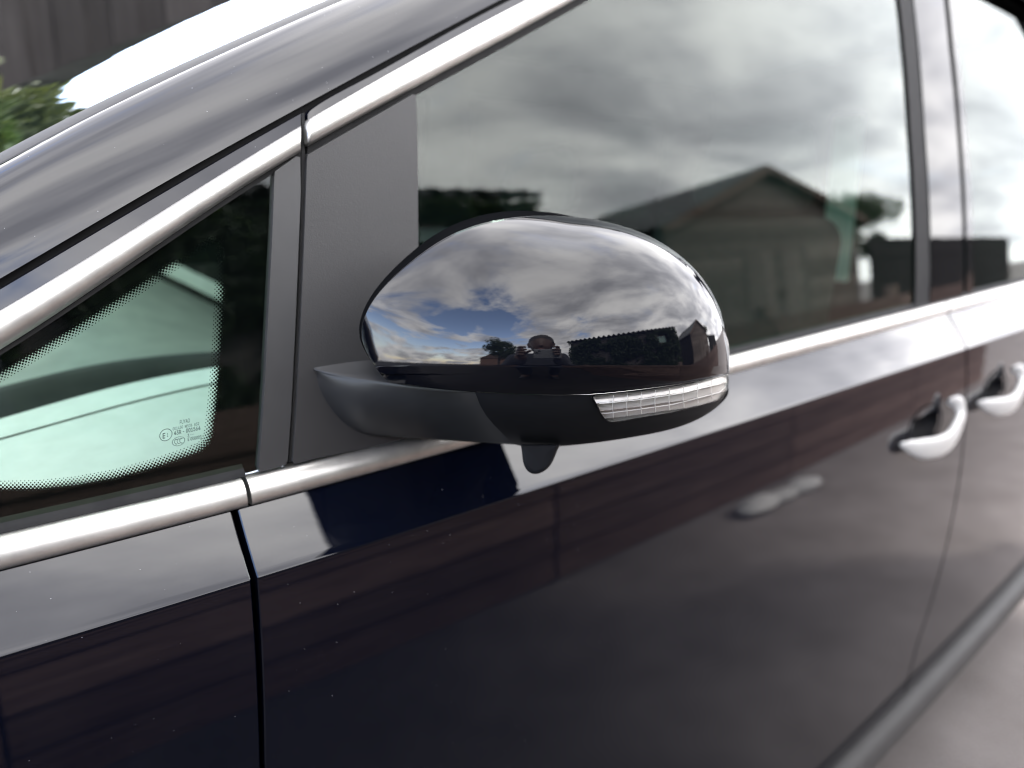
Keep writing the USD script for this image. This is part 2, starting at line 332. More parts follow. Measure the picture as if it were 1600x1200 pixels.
obj('belt_moulding', belt_strip(xg2, xr_ - 0.001, 200), M['chrome'], CAR)
obj('belt_moulding', belt_strip(xr_ + 0.007, 2.75, 90), M['chrome'], CAR)
# rubber under the quarter glass and along the windows
def belt_seal(xa, xb, n, drop=0.0):
    X = np.linspace(xa, xb, n); zb = z_belt(X) + 0.0218; R = []
    for t, dy in ((0, 0.002), (0.0, 0.0), (0.25, 0.0005), (0.6, 0.003), (0.95, 0.007), (1.0, 0.012)):
        R.append(np.stack([X, bow(X) - OFFB + 0.0085 + dy, zb + 0.0095 * t], 1))
    R = np.array(R); R = np.concatenate([R[:, :1] + [0, .01, 0], R, R[:, -1:] + [0, .01, 0]], 1)
    return grid(R)
obj('window_seal', belt_seal(-0.5, xg1 + 0.004, 60), M['rubber'], CAR)
obj('window_seal', belt_seal(0.40, 3.2, 120), M['rubber'], CAR)

# ---- upper side, front to back
CH_T = [(-160, 572), (0, 486), (110, 420), (219, 351), (340, 277), (470, 197)]
CH_B = [(-160, 634), (0, 546), (131, 462), (210, 407), (306, 341), (400, 280), (470, 237)]
CH2_T = [(481, 188), (560, 142), (640, 97), (700, 65), (820, 2), (960, -68), (1120, -140)]
CH2_B = [(481, 229), (560, 183), (650, 136), (710, 104), (800, 54), (898, 0), (1010, -62), (1160, -138)]
obj('window_trim', loft(CH_T, CH_B, 0.004, 0.004, bulge=0.0055, n=90, rows=13, flange=0.008), M['chrome'], CAR)
obj('window_trim', loft(CH2_T, CH2_B, 0.004, 0.004, bulge=0.0055, n=110, rows=13, flange=0.008), M['chrome'], CAR)
GAP_LO = [(-160, 543), (0, 453), (131, 374), (262, 299), (380, 228), (470, 178)]
GAP_HI = [(-160, 526), (0, 437), (131, 359), (262, 284), (380, 216), (472, 167), (600, 98), (700, 44), (780, 1), (930, -74), (1100, -152)]
GAP_LO2 = [(490, 168), (560, 130), (640, 84), (715, 44), (797, 0), (940, -68), (1110, -146)]
up = lambda P_, dy: [(x, y + dy) for x, y in P_]
obj('pillar_edge', loft(GAP_LO, up(CH_T, 0.5), 0.000, 0.003, n=90, rows=6, flange=0.006), M['paint'], CAR)
obj('door_frame', loft([(481, 179)] + GAP_LO2, up(CH2_T, 0.5), 0.000, 0.003, n=110, rows=6, flange=0.006), M['paint'], CAR)
obj('roof_gap_seal', loft(up(GAP_HI, -14), up(GAP_HI, 30), -0.011, -0.011, n=90, rows=3, flange=0), M['gapblack'], CAR)
obj('glass_channel', loft(up(CH2_B, -6), up(CH2_B, 13), 0.0010, 0.0000, n=110, rows=4, flange=0.003), M['rubber'], CAR)
obj('glass_channel', loft(up(CH_B, -6), up(CH_B, 9), 0.0010, 0.0005, n=90, rows=4, flange=0.003), M['rubber'], CAR)
# A pillar
P1 = [(-160, 402), (0, 309), (100, 258), (197, 211), (320, 150), (437, 97), (612, 13), (760, -58), (930, -132)]
P2 = [(-160, 335), (0, 258), (100, 203), (200, 154), (300, 108), (420, 53), (541, 0), (690, -62), (850, -124)]
P3 = [(-160, 318), (0, 240), (100, 186), (200, 138), (300, 93), (400, 48), (507, 0), (660, -64), (820, -128)]
def pillar():
    n = 110; A = [spl(c, n, 3.0) for c in (GAP_HI, P1, P2)]; offs = [-0.004, -0.020, -0.046]; R = []
    R.append(unproj(A[0], glass_y, offs[0] - 0.012)); R.append(unproj(A[0] + [0, -0.5], glass_y, offs[0] - 0.002))
    for t in np.linspace(0, 1, 22):
        w0, w1, w2 = (1 - t) * (1 - 2 * t), 4 * t * (1 - t), t * (2 * t - 1)
        R.append(unproj(A[0] * w0 + A[1] * w1 + A[2] * w2 + [0, -1.2], glass_y, offs[0] * w0 + offs[1] * w1 + offs[2] * w2))
    R.append(unproj(A[2] + [-2.0, -2.2], glass_y, offs[2] - 0.006))
    return grid(np.array(R))
obj('windscreen_pillar', pillar(), M['paint'], CAR, smooth=40)
obj('windscreen_seal', loft(P3, [(x, y - 1) for x, y in P2], -0.057, -0.049, n=110, rows=5, bulge=0.001, flange=0.0, s=3.0), M['pillarstrip'], CAR)

# divider and shut line between quarter glass and sail panel
obj('quarter_divider', patch([(429, 268), (469, 240), (470, 300), (466, 400), (461, 520), (455, 640), (449, 726), (403.5, 738.5), (408, 690), (414, 600), (420, 480), (426, 360)], off=0.004, flange=0.010, sm=2), M['pillarstrip'], CAR)
obj('divider_seal', patch([(466, 196), (486, 186), (484, 300), (480, 430), (473, 560), (463, 727), (440, 734), (452, 600), (460, 480), (465, 330)], off=-0.004, flange=0.0), M['gapblack'], CAR)
obj('divider_lip', patch([(471.5, 178), (476, 176), (476.5, 260), (475, 330), (470, 480), (463, 620), (456.5, 722), (452, 723), (459.5, 600), (466, 480), (470.5, 330)], off=0.0012, flange=0.004), M['rubber'], CAR)
SAIL = [(480, 242), (560, 196), (600, 173), (650, 144), (652, 200), (653, 300), (654, 420), (654, 560), (650, 688), (560, 703), (500, 715), (457, 726), (463, 640), (470, 500), (476, 360)]
obj('sail_panel', patch(SAIL, off=0.005, flange=0.012, step=9, sm=1.5), M['plastic'], CAR, smooth=40)

# quarter glass with its printed border
Q_OUT = [(-170, 640), (0, 550), (131, 466), (210, 411), (306, 345), (400, 284), (431, 264), (428, 350), (420, 500), (411, 650), (404, 734), (300, 762), (200, 786), (100, 808), (0, 828), (-170, 862)]
Q_IN = [(-140, 655), (0, 580), (60, 543), (120, 506), (180, 467), (240, 427), (290, 393), (320, 372), (335, 363), (344, 362), (350, 368), (353, 380), (352, 420), (350, 480), (346, 560), (339, 640), (334, 680), (328, 695), (316, 706), (290, 716), (240, 733), (180, 749), (120, 760), (60, 766), (0, 767), (-140, 768)]
QG = obj('quarter_glass', patch(Q_OUT, off=-0.0005, step=14), M['qglass'], CAR)
INNER = sg.Polygon(Q_IN).buffer(-9).buffer(9)
obj('frit_border', patch(Q_OUT, off=-0.0035, holes=[list(INNER.exterior.coords)[:-1]], step=14), M['frit'], QG)
def frit_dots():
    """printed dots along the border: staggered rows that shrink towards the clear glass"""
    ext = INNER.exterior; q = np.array([ext.interpolate(i / 2400, normalized=True).coords[0] for i in range(2401)]); q = q if INNER.exterior.is_ccw else q[::-1]; L = np.r_[0, np.cumsum(np.linalg.norm(np.diff(q, axis=0), axis=1))]; V, F = [], []; nv = 0; g = np.arange(8) * np.pi / 4
    ker = np.exp(-(np.arange(-25, 26) / 10.0) ** 2); ker /= ker.sum(); t = np.gradient(q, axis=0); t = np.stack([np.convolve(np.r_[t[-25:, k], t[:, k], t[:25, k]], ker, 'valid') for k in (0, 1)], 1); t /= np.linalg.norm(t, axis=1, keepdims=True); nr = np.stack([-t[:, 1], t[:, 0]], 1)
    P_ = 6.2
    for k, r in enumerate((3.0, 2.45, 2.05, 1.65, 1.25, 0.9)):
        for s_ in np.arange((k % 2) * P_ / 2, L[-1], P_):
            i = min(int(np.searchsorted(L, s_)), len(q) - 1); p = q[i] + nr[i] * (-0.5 + P_ / 2 * k)
            if p[0] < -25 or not INNER.buffer(1.5).contains(sg.Point(p)): continue
            v = unproj(np.vstack([p + np.stack([np.cos(g), np.sin(g)], 1) * r, p]), glass_y, -0.0033); V.append(v)
            F.append(np.stack([np.full(8, 8), (np.arange(8) + 1) % 8, np.arange(8)], 1)[:, ::-1] + nv); nv += 9
    return tm(np.vstack(V), np.vstack(F))
obj('frit_dots', frit_dots(), M['frit'], QG, smooth=False, kind='stuff')
# printed markings, laid on the glass along its lower edge
def on_glass(m2, px, hpx, slope=-0.205, off=-0.0005):
    """flat lettering (unit capital height) put on the glass: origin at the pixel, capitals hpx pixels tall in the 1600 pixel photograph"""
    v = m2.vertices; q = np.array(px) + np.stack([v[:, 0] * hpx, -v[:, 1] * hpx + v[:, 0] * hpx * slope], 1)
    w = unproj(q, glass_y, off); w[:, 1] -= 0.00025 * (v[:, 2] > 0)
    return tm(w, m2.faces)
def text(s, bold=False): return meshkit.text_mesh(s, 1.0, 0.05, bold)
def stamp(s, px, hpx, wpx, bold=False):
    m = text(s, bold); k = wpx / (m.bounds[1, 0] * hpx); m.vertices[:, 0] *= k; return on_glass(m, px, hpx)
def ringmark(cx, cy, a, b, w, rot=0.0):
    g = np.linspace(0, 2 * np.pi, 48, endpoint=False); R = []
    for k in (1.0, 1 - w / a):
        x, y = a * k * np.cos(g), b * k * np.sin(g); R.append(unproj(np.stack([cx + x, cy + y - 0.2 * x], 1), glass_y, -0.0003))
    return grid(np.array(R), wrap=True)
marks = [stamp('FUYAO', (280.5, 663), 6.2, 16), stamp('001450  M536  AS2', (269.5, 672.5), 4.6, 41.5), stamp('43R - 001564', (271.5, 680), 6.2, 41.5, True),
         stamp('1···', (292, 682.5), 4.4, 11), stamp('E 000001', (293, 689.2), 5.0, 22, True), stamp('E', (253.5, 685.5), 8.2, 4.6, True), stamp('1', (260.5, 683), 6.0, 2.2),
         ringmark(259.2, 679.5, 10.2, 9.6, 1.1), ringmark(279, 689.5, 10.2, 7.2, 1.0)]
for k in range(3):
    g = np.linspace(math.radians(55), math.radians(305), 20); R = []
    for r in (1.0, 0.72): R.append(unproj(np.stack([275.3 + k * 4.1 + 3.0 * r * np.cos(g), 690.2 - 0.8 * k + 4.3 * r * np.sin(g)], 1), glass_y, -0.0003))
    marks.append(grid(np.array(R)))
obj('glass_marking', cat_(marks), M['print'], QG, smooth=False, label='small printed glass maker marks, E1 circle and oval CCC sign')

# main side windows, pillar covers between them
def zgl(pxs):
    q = unproj(pxs, glass_y); return q[:, 0], q[:, 2]
tx, tz = zgl([(481, 229), (650, 136), (800, 54), (898, 0)])
TOPX, TOPZ = np.r_[tx, 0.85, 1.2, 1.6, 2.1, 2.8], np.r_[tz, tz[-1] + 0.105, tz[-1] + 0.185, tz[-1] + 0.215, tz[-1] + 0.22, tz[-1] + 0.20]
topf = PchipInterpolator(TOPX, TOPZ)
def pane(xl, xr, n=60, off=-0.0015, rows=34, up=0.0):
    cols = []
    for u in np.linspace(0, 1, n):
        zt = np.linspace(0, 1, rows); zb0 = 1.075
        x = xl + (xr - xl) * u if np.isscalar(xl) else xl(zt) + (xr(zt) - xl(zt)) * u
        zto = topf(np.clip(x, tx[0], 2.8)) + up; z = (z_belt(x) + 0.016) + (zto - z_belt(x) - 0.016) * zt
        cols.append(np.stack([x + 0 * z, glass_y(x, z) - off, z], 1))
    return grid(np.array(cols).transpose(1, 0, 2))
def pxl(pts):
    q = unproj(pts, glass_y); o = np.argsort(q[:, 2]); zz, xx = q[o, 2], q[o, 0]
    return lambda t: np.interp(1.075 + 0.45 * np.asarray(t), zz, xx)
b1 = pxl([(1400, -120), (1410, 0), (1418, 150), (1424, 300), (1428, 470)]); b2 = pxl([(1420, -120), (1430, 0), (1439, 150), (1445, 300), (1450, 470)])
b3 = pxl([(1462, -120), (1476, 0), (1489, 200), (1495, 300), (1500, 480)]); b4 = pxl([(1470, -120), (1484, 0), (1497, 200), (1502, 300), (1506, 480)])
b5 = pxl([(1478, -120), (1492, 0), (1505, 200), (1511, 300), (1516, 480)])
obj('front_door_window', pane(lambda t: 0.300 + 0 * t, lambda t: b1(t) + 0.004, 80), M['glass'], CAR, smooth=True)
obj('pillar_seal', pane(b1, b2, 4, off=0.002), M['rubber'], CAR, smooth=True)
obj('centre_pillar_cover', pane(lambda t: b2(t) + 0.001, b3, 12, off=0.0035), M['gloss'], CAR, smooth=True)
obj('pillar_seal', pane(b3, b4, 4, off=-0.003), M['gapblack'], CAR, smooth=True)
obj('centre_pillar_cover', pane(b4, b5, 4, off=0.003), M['gloss'], CAR, smooth=True)
M['rglass'] = glass_look('rear_glass', (0.35, 0.50, 0.44), 1.24)
obj('rear_door_window', pane(lambda t: b5(t), lambda t: 2.75 + 0 * t, 50), M['rglass'], CAR, smooth=True)

# windscreen: a crowned sheet from this pillar to the far one
WSC = 0.062
def windscreen():
    a = unproj(spl(P3, 60, 3.0) + [0, 2], glass_y, -0.063); R = []
    s = a[-1] - a[0]; s /= np.linalg.norm(s); nrm = np.array([-s[2], 0, s[0]]); nrm /= np.linalg.norm(nrm)
    for t in np.linspace(0, 1, 60):
        R.append(a - s * 0.10 * 4 * t * (1 - t) + np.array([0, 1.46 * t, 0]) + nrm * WSC * 4 * t * (1 - t))
    return grid(np.array(R))
obj('windscreen', windscreen(), M['screen'], CAR, smooth=True)

# ------------------------------------------------------------------ door mirror: a domed shell in front of a plane facing out and forwards
MC = np.array([866.0, 585.0])                                   # foot of the dome's axis in the photograph
mray = ray([MC])[0]; MP0 = CAM + mray * (0.432 / (mray @ np.array([0.0, 1.0, 0.0])) * 1.0)
MN = -(FH * math.cos(math.radians(4.0)) - np.array([0, 0, math.sin(math.radians(4.0))]))
def mplane(p):
    d = ray(p); return d, ((MP0 - CAM) @ MN) / (d @ MN)
def spl_c(pts, n): return spl(pts, n, 1.5)
TOP_O = [(565, 522), (567, 505), (575, 484), (600, 449), (650, 405), (700, 372), (750, 352), (800, 342), (860, 338), (920, 342), (980, 355), (1030, 378), (1070, 405), (1100, 438), (1120, 472), (1133, 508), (1139, 545), (1140, 566)]
BOT_G = [(565, 522), (568, 538), (576, 556), (590, 578), (606, 595), (632, 600), (660, 604), (740, 612), (850, 616), (925, 616), (1000, 608), (1070, 598), (1137, 583), (1140, 566)]
BOT_H = [(742, 690), (802, 694), (815, 697), (870, 697.5), (900, 695), (960, 688), (1000, 681), (1060, 667), (1100, 650), (1128, 630), (1138, 610), (1139, 588)]
def yat(curve):
    q = spl_c(curve, 600); return lambda x, up_: np.interp(x, q[:, 0], q[:, 1])
tq = spl_c(TOP_O, 800); bq = spl_c(BOT_G, 800); hq = spl_c(BOT_H, 500)
# extended outline of the dome in polar form about its foot: the shell is cut short on the car's side
def polar(pts):
    d = np.asarray(pts, float) - MC; return np.arctan2(-d[:, 1], d[:, 0]), np.hypot(d[:, 0], d[:, 1])
EXT = lambda th: 0.002 + 0.24 * np.clip((th - 1.45) / 1.3, 0, 1) ** 1.15 + 0.012 * np.exp(-((th - 1.2) / 0.6) ** 2)
ta, tr = polar(tq); o = np.argsort(ta); ta, tr = ta[o], tr[o]; keep = ta > 0.09; ta, tr = ta[keep], tr[keep]
tr = tr * (1 + EXT(ta)); ta = np.r_[-0.25, 0.0, ta, math.pi + 0.02, math.pi + 0.3]; tr = np.r_[275, 274.5, tr, tr[-1] + 3, tr[-1] + 4]
from scipy.interpolate import make_smoothing_spline
rfun = make_smoothing_spline(np.unwrap(ta), tr, lam=2e-4)
AX, AY = 285.0, 258.0                                            # base ellipse
DH = 0.108
def wtop(p):
    d = np.asarray(p, float) - MC; th = np.arctan2(-d[:, 1], d[:, 0]); th = np.where(th < -1.2, th + 2 * np.pi, th); r = np.hypot(d[:, 0], d[:, 1])
    a = np.where(d[:, 0] < 0, 360.0, 274.0); q0 = (d[:, 0] / a) ** 2 + (d[:, 1] / AY) ** 2
    R = rfun(np.clip(th, -0.2, math.pi + 0.25)); qs = (R * np.cos(th) / a) ** 2 + (R * np.sin(th) / AY) ** 2
    s = np.clip(q0, 0, 1.3); sm = s * s * (3 - 2 * np.clip(s, 0, 1)) ; q = q0 * (1 + (1 / qs - 1) * sm)
    return q
LB = 114.0
def qlow(p):
    d = np.asarray(p, float) - MC; a = np.where(d[:, 0] < 0, 360.0, 275.0)
    return np.abs(d[:, 0] / a) ** 2.0 + np.abs(np.maximum(d[:, 1], 0) / LB) ** 2.3
def mirror_pt(p, back=0.0):
    p = np.asarray(p, float); d, t = mplane(p); up_ = p[:, 1] <= MC[1]
    q = np.where(up_, wtop(p), np.maximum(qlow(p), 0)); w = DH * np.sqrt(np.clip(1 - q, 0, 1))
    dv = np.maximum(p[:, 1] - 572.0, 0); w = w - 0.00016 * dv
    return CAM + d * (t - w + back)[:, None]
def column_grid(xs, top, bot, n, back=0.0):
    R = []
    for t in np.linspace(0, 1, n):
        s = 0.5 - 0.5 * math.cos(math.pi * t)
        R.append(mirror_pt(np.stack([xs, bot(xs) + (top(xs) - bot(xs)) * s], 1), back))
    return np.array(R)
txf = lambda x: np.interp(x, tq[:, 0], tq[:, 1])
bi = np.argsort(bq[:, 0]); bxf = lambda x: np.interp(x, bq[bi, 0], bq[bi, 1])
hxf = lambda x: np.interp(x, hq[:, 0], hq[:, 1])
SEAM = np.array([(742, 612), (750, 633), (760, 650), (772, 664), (785, 677), (795, 687), (802, 694)], float)
cu = 0.5 - 0.5 * np.cos(np.linspace(0.0, 1.0, 260) * math.pi); XS = 565.3 + (1139.6 - 565.3) * cu
M['shellback'] = Pn('housing_back', (0.0028, 0.0029, 0.0032), (0.0035, 0.0036, 0.004), 30, 0.6, bump=0.00004, bscale=1500, specular_ior_level=0.0)
MIRROR = thing('door_mirror', None, None, parent=CAR)
G = column_grid(XS, txf, bxf, 170)
# rolled rim of the shell
edgeb = G[:1]; back_v = FW * 0.004
capm = grid(G, flip=True)
obj('mirror_cap', capm, M['cap'], MIRROR, smooth=True, label='gloss black domed mirror cap')
RIM = np.vstack([np.stack([XS, txf(XS)], 1), np.stack([XS[::-1], bxf(XS[::-1])], 1)[1:-1]])
Cn = np.array([850.0, 500.0])
def ring(scale, shift, back):
    sh = np.array(shift, float); p = Cn + (RIM - Cn) * scale + sh
    return p, back
def topleft(p): return np.clip((np.cos(np.arctan2(-(p[:, 1] - Cn[1]), p[:, 0] - Cn[0]) - math.radians(133)) - 0.30) / 0.7, 0, 1)
base_rim = mirror_pt(RIM); nrm_out = (RIM - Cn) / np.linalg.norm(RIM - Cn, axis=1, keepdims=True)
tl = topleft(RIM)
def rim_at(grow, growtl, back):
    """the cap's rim pushed back along the view and outwards in the picture plane, more so at its upper inner corner"""
    p = RIM + nrm_out * (grow + growtl * tl)[:, None]; d = ray(p); t0 = np.linalg.norm(base_rim - CAM, axis=1)
    return CAM + d * (t0 + back)[:, None]
edge_roll = [base_rim, rim_at(0.2, 0.9, 0.0012), rim_at(-0.6, 1.0, 0.003), rim_at(-2.0, -0.5, 0.005)]
obj('cap_edge', grid(np.array(edge_roll), wrap=True), M['cap'], MIRROR, smooth=60)
lip = [rim_at(-3.0, -0.5, 0.0040), rim_at(-2.2, 2.2, 0.0036), rim_at(-2.0, 4.0, 0.0040), rim_at(-2.2, 5.0, 0.0058), rim_at(-3.0, 4.2, 0.008)]
obj('housing_lip', grid(np.array(lip), wrap=True), M['cap'], MIRROR, smooth=60)
sc = [(-3.2, 5.0, 0.0065), (-3.0, 11.0, 0.012), (-5, 19.0, 0.022), (-9, 25, 0.034), (-15, 27, 0.048), (-30, 18, 0.062), (-45, 0, 0.070)]
H = [rim_at(a, b * 1.0, c) for a, b, c in sc]
H.append(np.repeat(H[-1].mean(0)[None], len(RIM), 0))
obj('mirror_housing', grid(np.array(H), wrap=True), M['shellback'], MIRROR, smooth=50)
# lower half shell
XH = np.r_[np.linspace(742.5, 802, 26), 802 + (1138.5 - 802) * np.sin(np.linspace(0.02, 1, 150) * math.pi / 2)]
seamy = lambda x: np.interp(x, SEAM[:, 0], SEAM[:, 1])
LENS = sg.Polygon([(925, 618.5), (1000, 611.5), (1070, 601), (1137.5, 585), (1138.5, 592), (1136, 610), (1124, 625), (1090, 635), (1050, 645), (1000, 653), (965, 659.5), (950, 659), (943, 653)]).buffer(-1.5).buffer(1.5)
def pocket(p):
    """the lamp sits in a pocket of the housing"""
    return np.clip(np.array([LENS.exterior.distance(sg.Point(q)) if LENS.contains(sg.Point(q)) else 0.0 for q in p]) / 3.0, 0, 1)
def lower():
    R = []
    bot = np.where(XH < 802, seamy(XH), hxf(XH)); top = bxf(XH) + 0.8
    for t in np.linspace(0, 1, 60):
        s = math.sin(t * math.pi / 2); p_ = np.stack([XH, top + (bot - top) * s], 1); R.append(mirror_pt(p_, 0.0015 + 0.0095 * pocket(p_)))
    R = np.array(R)
    first = R[:1] + FW * 0.006; end = R[-1:] + FW * 0.02; end2 = R[-1:] + FW * 0.05 + UP * 0.004
    R = np.concatenate([first, R, end, end2], 0)
    left = R[:, :1] + FW * 0.006
    return grid(np.concatenate([left, R], 1))
obj('lower_housing', lower(), M['housing'], MIRROR, smooth=45, label='matte lower half of the mirror housing')
# indicator: ribbed reflector under a clear cover
def px_patch(poly, f, step=4.0):
    x0, y0, x1, y1 = poly.bounds; gx, gy = np.meshgrid(np.arange(x0, x1, step), np.arange(y0, y1, step)); gp = np.stack([gx.ravel(), gy.ravel()], 1)
    gp = gp[shapely.contains_xy(poly.buffer(-step * 0.5), gp[:, 0], gp[:, 1])]
    n = int(poly.length / step); q = np.array([poly.exterior.interpolate(i / n, normalized=True).coords[0] for i in range(n)])
    p = np.vstack([q, gp]); tri = Delaunay(p).simplices; cen = p[tri].mean(1); tri = tri[shapely.contains_xy(poly, cen[:, 0], cen[:, 1])]
    a, b, c = p[tri[:, 0]], p[tri[:, 1]], p[tri[:, 2]]; sgn = (b[:, 0] - a[:, 0]) * (c[:, 1] - a[:, 1]) - (b[:, 1] - a[:, 1]) * (c[:, 0] - a[:, 0])
    return tm(f(p), np.where((sgn > 0)[:, None], tri[:, ::-1], tri)), n
SIG = thing('turn_signal', None, None, parent=CAR)
def refl_pt(p):
    """reflector: long flutes running along the lamp"""
    x, y = p[:, 0], p[:, 1]; yl = np.interp(x, [925, 1000, 1070, 1138], [618.5, 611.5, 601, 585]); t = (y - yl)
    saw = np.abs(((t / 9.5 + 0.1 * np.sin(x / 31)) % 1.0) - 0.35); facet = 0.3 * np.abs(((x / 23.5) % 1.0) - 0.5)
    return mirror_pt(p, 0.0060 - 0.0080 * ((t / 12.5 + 0.06 * np.sin(x / 31)) % 1.0) + 0.0012 * facet)
m, _ = px_patch(LENS.buffer(-0.8), refl_pt, 1.1)
obj('reflector', m, M['reflector'], SIG, smooth=25)
rb = []
for x0 in np.arange(957, 1135, 22.0):
    y0 = np.interp(x0, [925, 1000, 1070, 1138], [618.5, 611.5, 601, 585]) + 2; y1 = np.interp(x0, [950, 1050, 1124, 1138], [657, 643, 623, 606]) - 3
    tt = np.linspace(0, 1, 9); p = np.stack([x0 + 3.0 * np.abs(tt - 0.5), y0 + (y1 - y0) * tt], 1)
    for q in (tube(mirror_pt(p, -0.0028), 0.00028, 6),): obj('rib', q, M['rib'], SIG, smooth=True)
for k, dy in enumerate((0.33, 0.72)):
    x = np.linspace(934 + 8 * dy, 1134, 40); yl = np.interp(x, [925, 1000, 1070, 1138], [618.5, 611.5, 601, 585]); yb_ = np.interp(x, [950, 1050, 1124, 1138], [657, 643, 623, 606])
    obj('rib', tube(mirror_pt(np.stack([x, yl + (yb_ - yl) * dy], 1), -0.0026), 0.00035, 6), M['rib'], SIG, smooth=True)
m, n = px_patch(LENS, lambda p: mirror_pt(p, -0.0042), 3.0)
bnd = m.vertices[:n]; k = np.arange(n); kn = (k + 1) % n
rimm = tm(np.vstack([bnd, bnd + ray(np.zeros((1, 2)) + MC) * 0.006]), np.vstack([np.stack([k, kn, n + kn], 1), np.stack([k, n + kn, n + k], 1)]))
obj('lens', cat_([m, rimm]), M['lens'], SIG, smooth=40)
fr = [mirror_pt(np.array([LENS.buffer(g).exterior.interpolate(i / 120, normalized=True).coords[0] for i in range(120)]), b_) for g, b_ in ((1.3, 0.001), (1.0, -0.0022), (0.0, -0.0040), (-0.8, -0.0030))]
obj('lens_frame', grid(np.array(fr), wrap=True), M['cap'], SIG, smooth=50)
# puddle lamp fin under the housing
def fin():
    p = spl([(813, 694), (816, 712), (819, 726), (824, 736), (832, 740.5), (846, 738.5), (857, 730), (866, 716), (876, 694)], 40, 1.0)
    d, t = mplane(p); R = []
    cen = np.array([842, 706.0])
    for g, b_ in ((0.80, -0.006), (0.93, -0.0045), (1.0, 0.0), (1.0, 0.012), (0.9, 0.017)):
        q = cen + (p - cen) * g; q[:, 1] = np.maximum(q[:, 1], 694); R.append(CAM + ray(q) * (t - 0.030 + b_)[:, None])
    R = [np.repeat(R[0].mean(0)[None], len(p), 0)] + R
    return grid(np.array(R), flip=True, wrap=True)
obj('lamp_fin', fin(), M['housing'], MIRROR, smooth=45)
M['armplastic'] = Pn('arm_plastic', (0.0068, 0.0068, 0.0072), (0.008, 0.0081, 0.0085), 30, 0.42, bump=0.00004, bscale=1500, specular_ior_level=0.35)
# arm from the sail panel to the seam
def arm():
    n = 70
    tp = spl([(488, 577), (500, 582), (530, 588), (566, 594), (600, 599.5), (640, 604.5), (690, 609.5), (744, 613.5)], n, 0.5)
    bt = spl([(488.5, 578), (494, 598), (505, 622), (522, 646), (544, 667), (566, 678.5), (600, 682), (680, 687), (760, 692), (803, 694.5)], n, 0.5)
    u = np.linspace(0, 1, n)
    ds = np.linalg.norm(unproj(tp, glass_y, 0.004) - CAM, axis=1); db = np.linalg.norm(unproj(bt, glass_y, 0.004) - CAM, axis=1)
    endT = np.linalg.norm(mirror_pt(tp[-1:], 0.0015)[0] - CAM); endB = np.linalg.norm(mirror_pt(np.array([[802.0, 693.5]]), 0.0015)[0] - CAM)
    k = np.clip((tp[:, 0] - 488) / (744 - 488), 0, 1); kt = k ** 0.85; dt_ = ds * (1 - kt) + endT * kt
    kb = np.clip((bt[:, 0] - 560) / (803 - 560), 0, 1); kb = kb * kb * (3 - 2 * kb) * 0.6 + 0.4 * kb; db_ = db * (1 - kb) + endB * kb
    R = []
    back = ray(tp); far = np.minimum(ds, dt_ + 0.05)
    tp2 = spl([(489, 575), (510, 571), (540, 567), (575, 563), (620, 562), (680, 572), (730, 590), (755, 606)], n, 0.5)
    dfar = dt_ + 0.030 * np.sin(np.clip(u * 1.3, 0, 1) * math.pi / 2)
    R.append(CAM + ray(tp2) * np.minimum(dfar, np.linalg.norm(unproj(tp2, glass_y, 0.001) - CAM, axis=1))[:, None])
    for t in np.linspace(0.2, 0.92, 4): R.append(R[0] * (1 - t) + (CAM + ray(tp) * dt_[:, None]) * t)
    for t in np.linspace(0, 1, 26):
        p = tp + (bt - tp) * t; s = t
        dd = dt_ * (1 - s) + db_ * s - 0.022 * np.sin(math.pi * np.clip(t, 0, 1)) * np.clip(u * 1.6, 0, 1) * (1 - 0.75 * u ** 2) + 0.004 * np.clip(1 - u * 3, 0, 1) * math.sin(math.pi * t)
        dd = dd + 0.0015 * (1 - t) ** 8
        R.append(CAM + ray(p) * dd[:, None])
    R.append(R[-1] + FW * 0.012 + UP * 0.0005); R.append(R[-1] + FW * 0.03 + UP * 0.01)
    return grid(np.array(R))
obj('mirror_arm', arm(), M['armplastic'], MIRROR, smooth=50, label='matte mirror arm sweeping out of the sail panel')

# ------------------------------------------------------------------ door handles
def handle(hx, hz, cy):
    h = thing('door_handle', None, None, parent=CAR)
    rel = np.array([(-.122, -.010), (-.100, -.017), (-.06, -.026), (-.01, -.031), (.04, -.027), (.080, -.010), (.103, .003), (.106, .016), (.098, .026), (.080, .029)])
    q = spl(rel * 1000, 48, 2.0) / 1000; a = np.linspace(0, 1, 48); x, z = hx + q[:, 0], hz + q[:, 1]
    y = np.array([float(bow(v)) for v in x]) + cy - 0.004 - 0.024 * np.sin(math.pi * a) ** 0.6
    w = np.interp(a, [0, .06, .2, .45, .75, .92, 1], [.004, .012, .019, .021, .020, .016, .007]); t = np.gradient(q, axis=0); t /= np.linalg.norm(t, axis=1, keepdims=True)
    g = np.arange(20) * 2 * np.pi / 20; R = []
    for i in range(48): R.append(np.stack([x[i] - t[i, 1] * w[i] * np.sin(g), y[i] + 0.42 * w[i] * np.cos(g), z[i] + t[i, 0] * w[i] * np.sin(g)], 1))
    obj('grip', grid(np.array(R), wrap=True), M['handle'], h, smooth=True)
    R = []
    for k, r in enumerate(np.linspace(1.12, 0.0, 12)):
        dep = -0.0012 if k == 0 else (0.0 if k == 1 else 0.030 * (1 - r ** 2) ** 0.6)
        g = np.linspace(0, 2 * np.pi, 48, endpoint=False); xx = hx + 0.068 * r * np.cos(g); zz = hz - 0.004 + 0.036 * r * np.sin(g)
        R.append(np.stack([xx, bow(xx) + door_y(z_crease(xx) - zz) + dep, zz], 1))
    obj('handle_recess', grid(np.array(R), wrap=True), M['gapblack'], h, smooth=True)
M['handle'] = P('handle_silver', (0.25, 0.245, 0.235), 0.35, metallic=0.3, specular_ior_level=0.8)
for hx, hz in HANDLES: handle(hx, hz, -0.010)

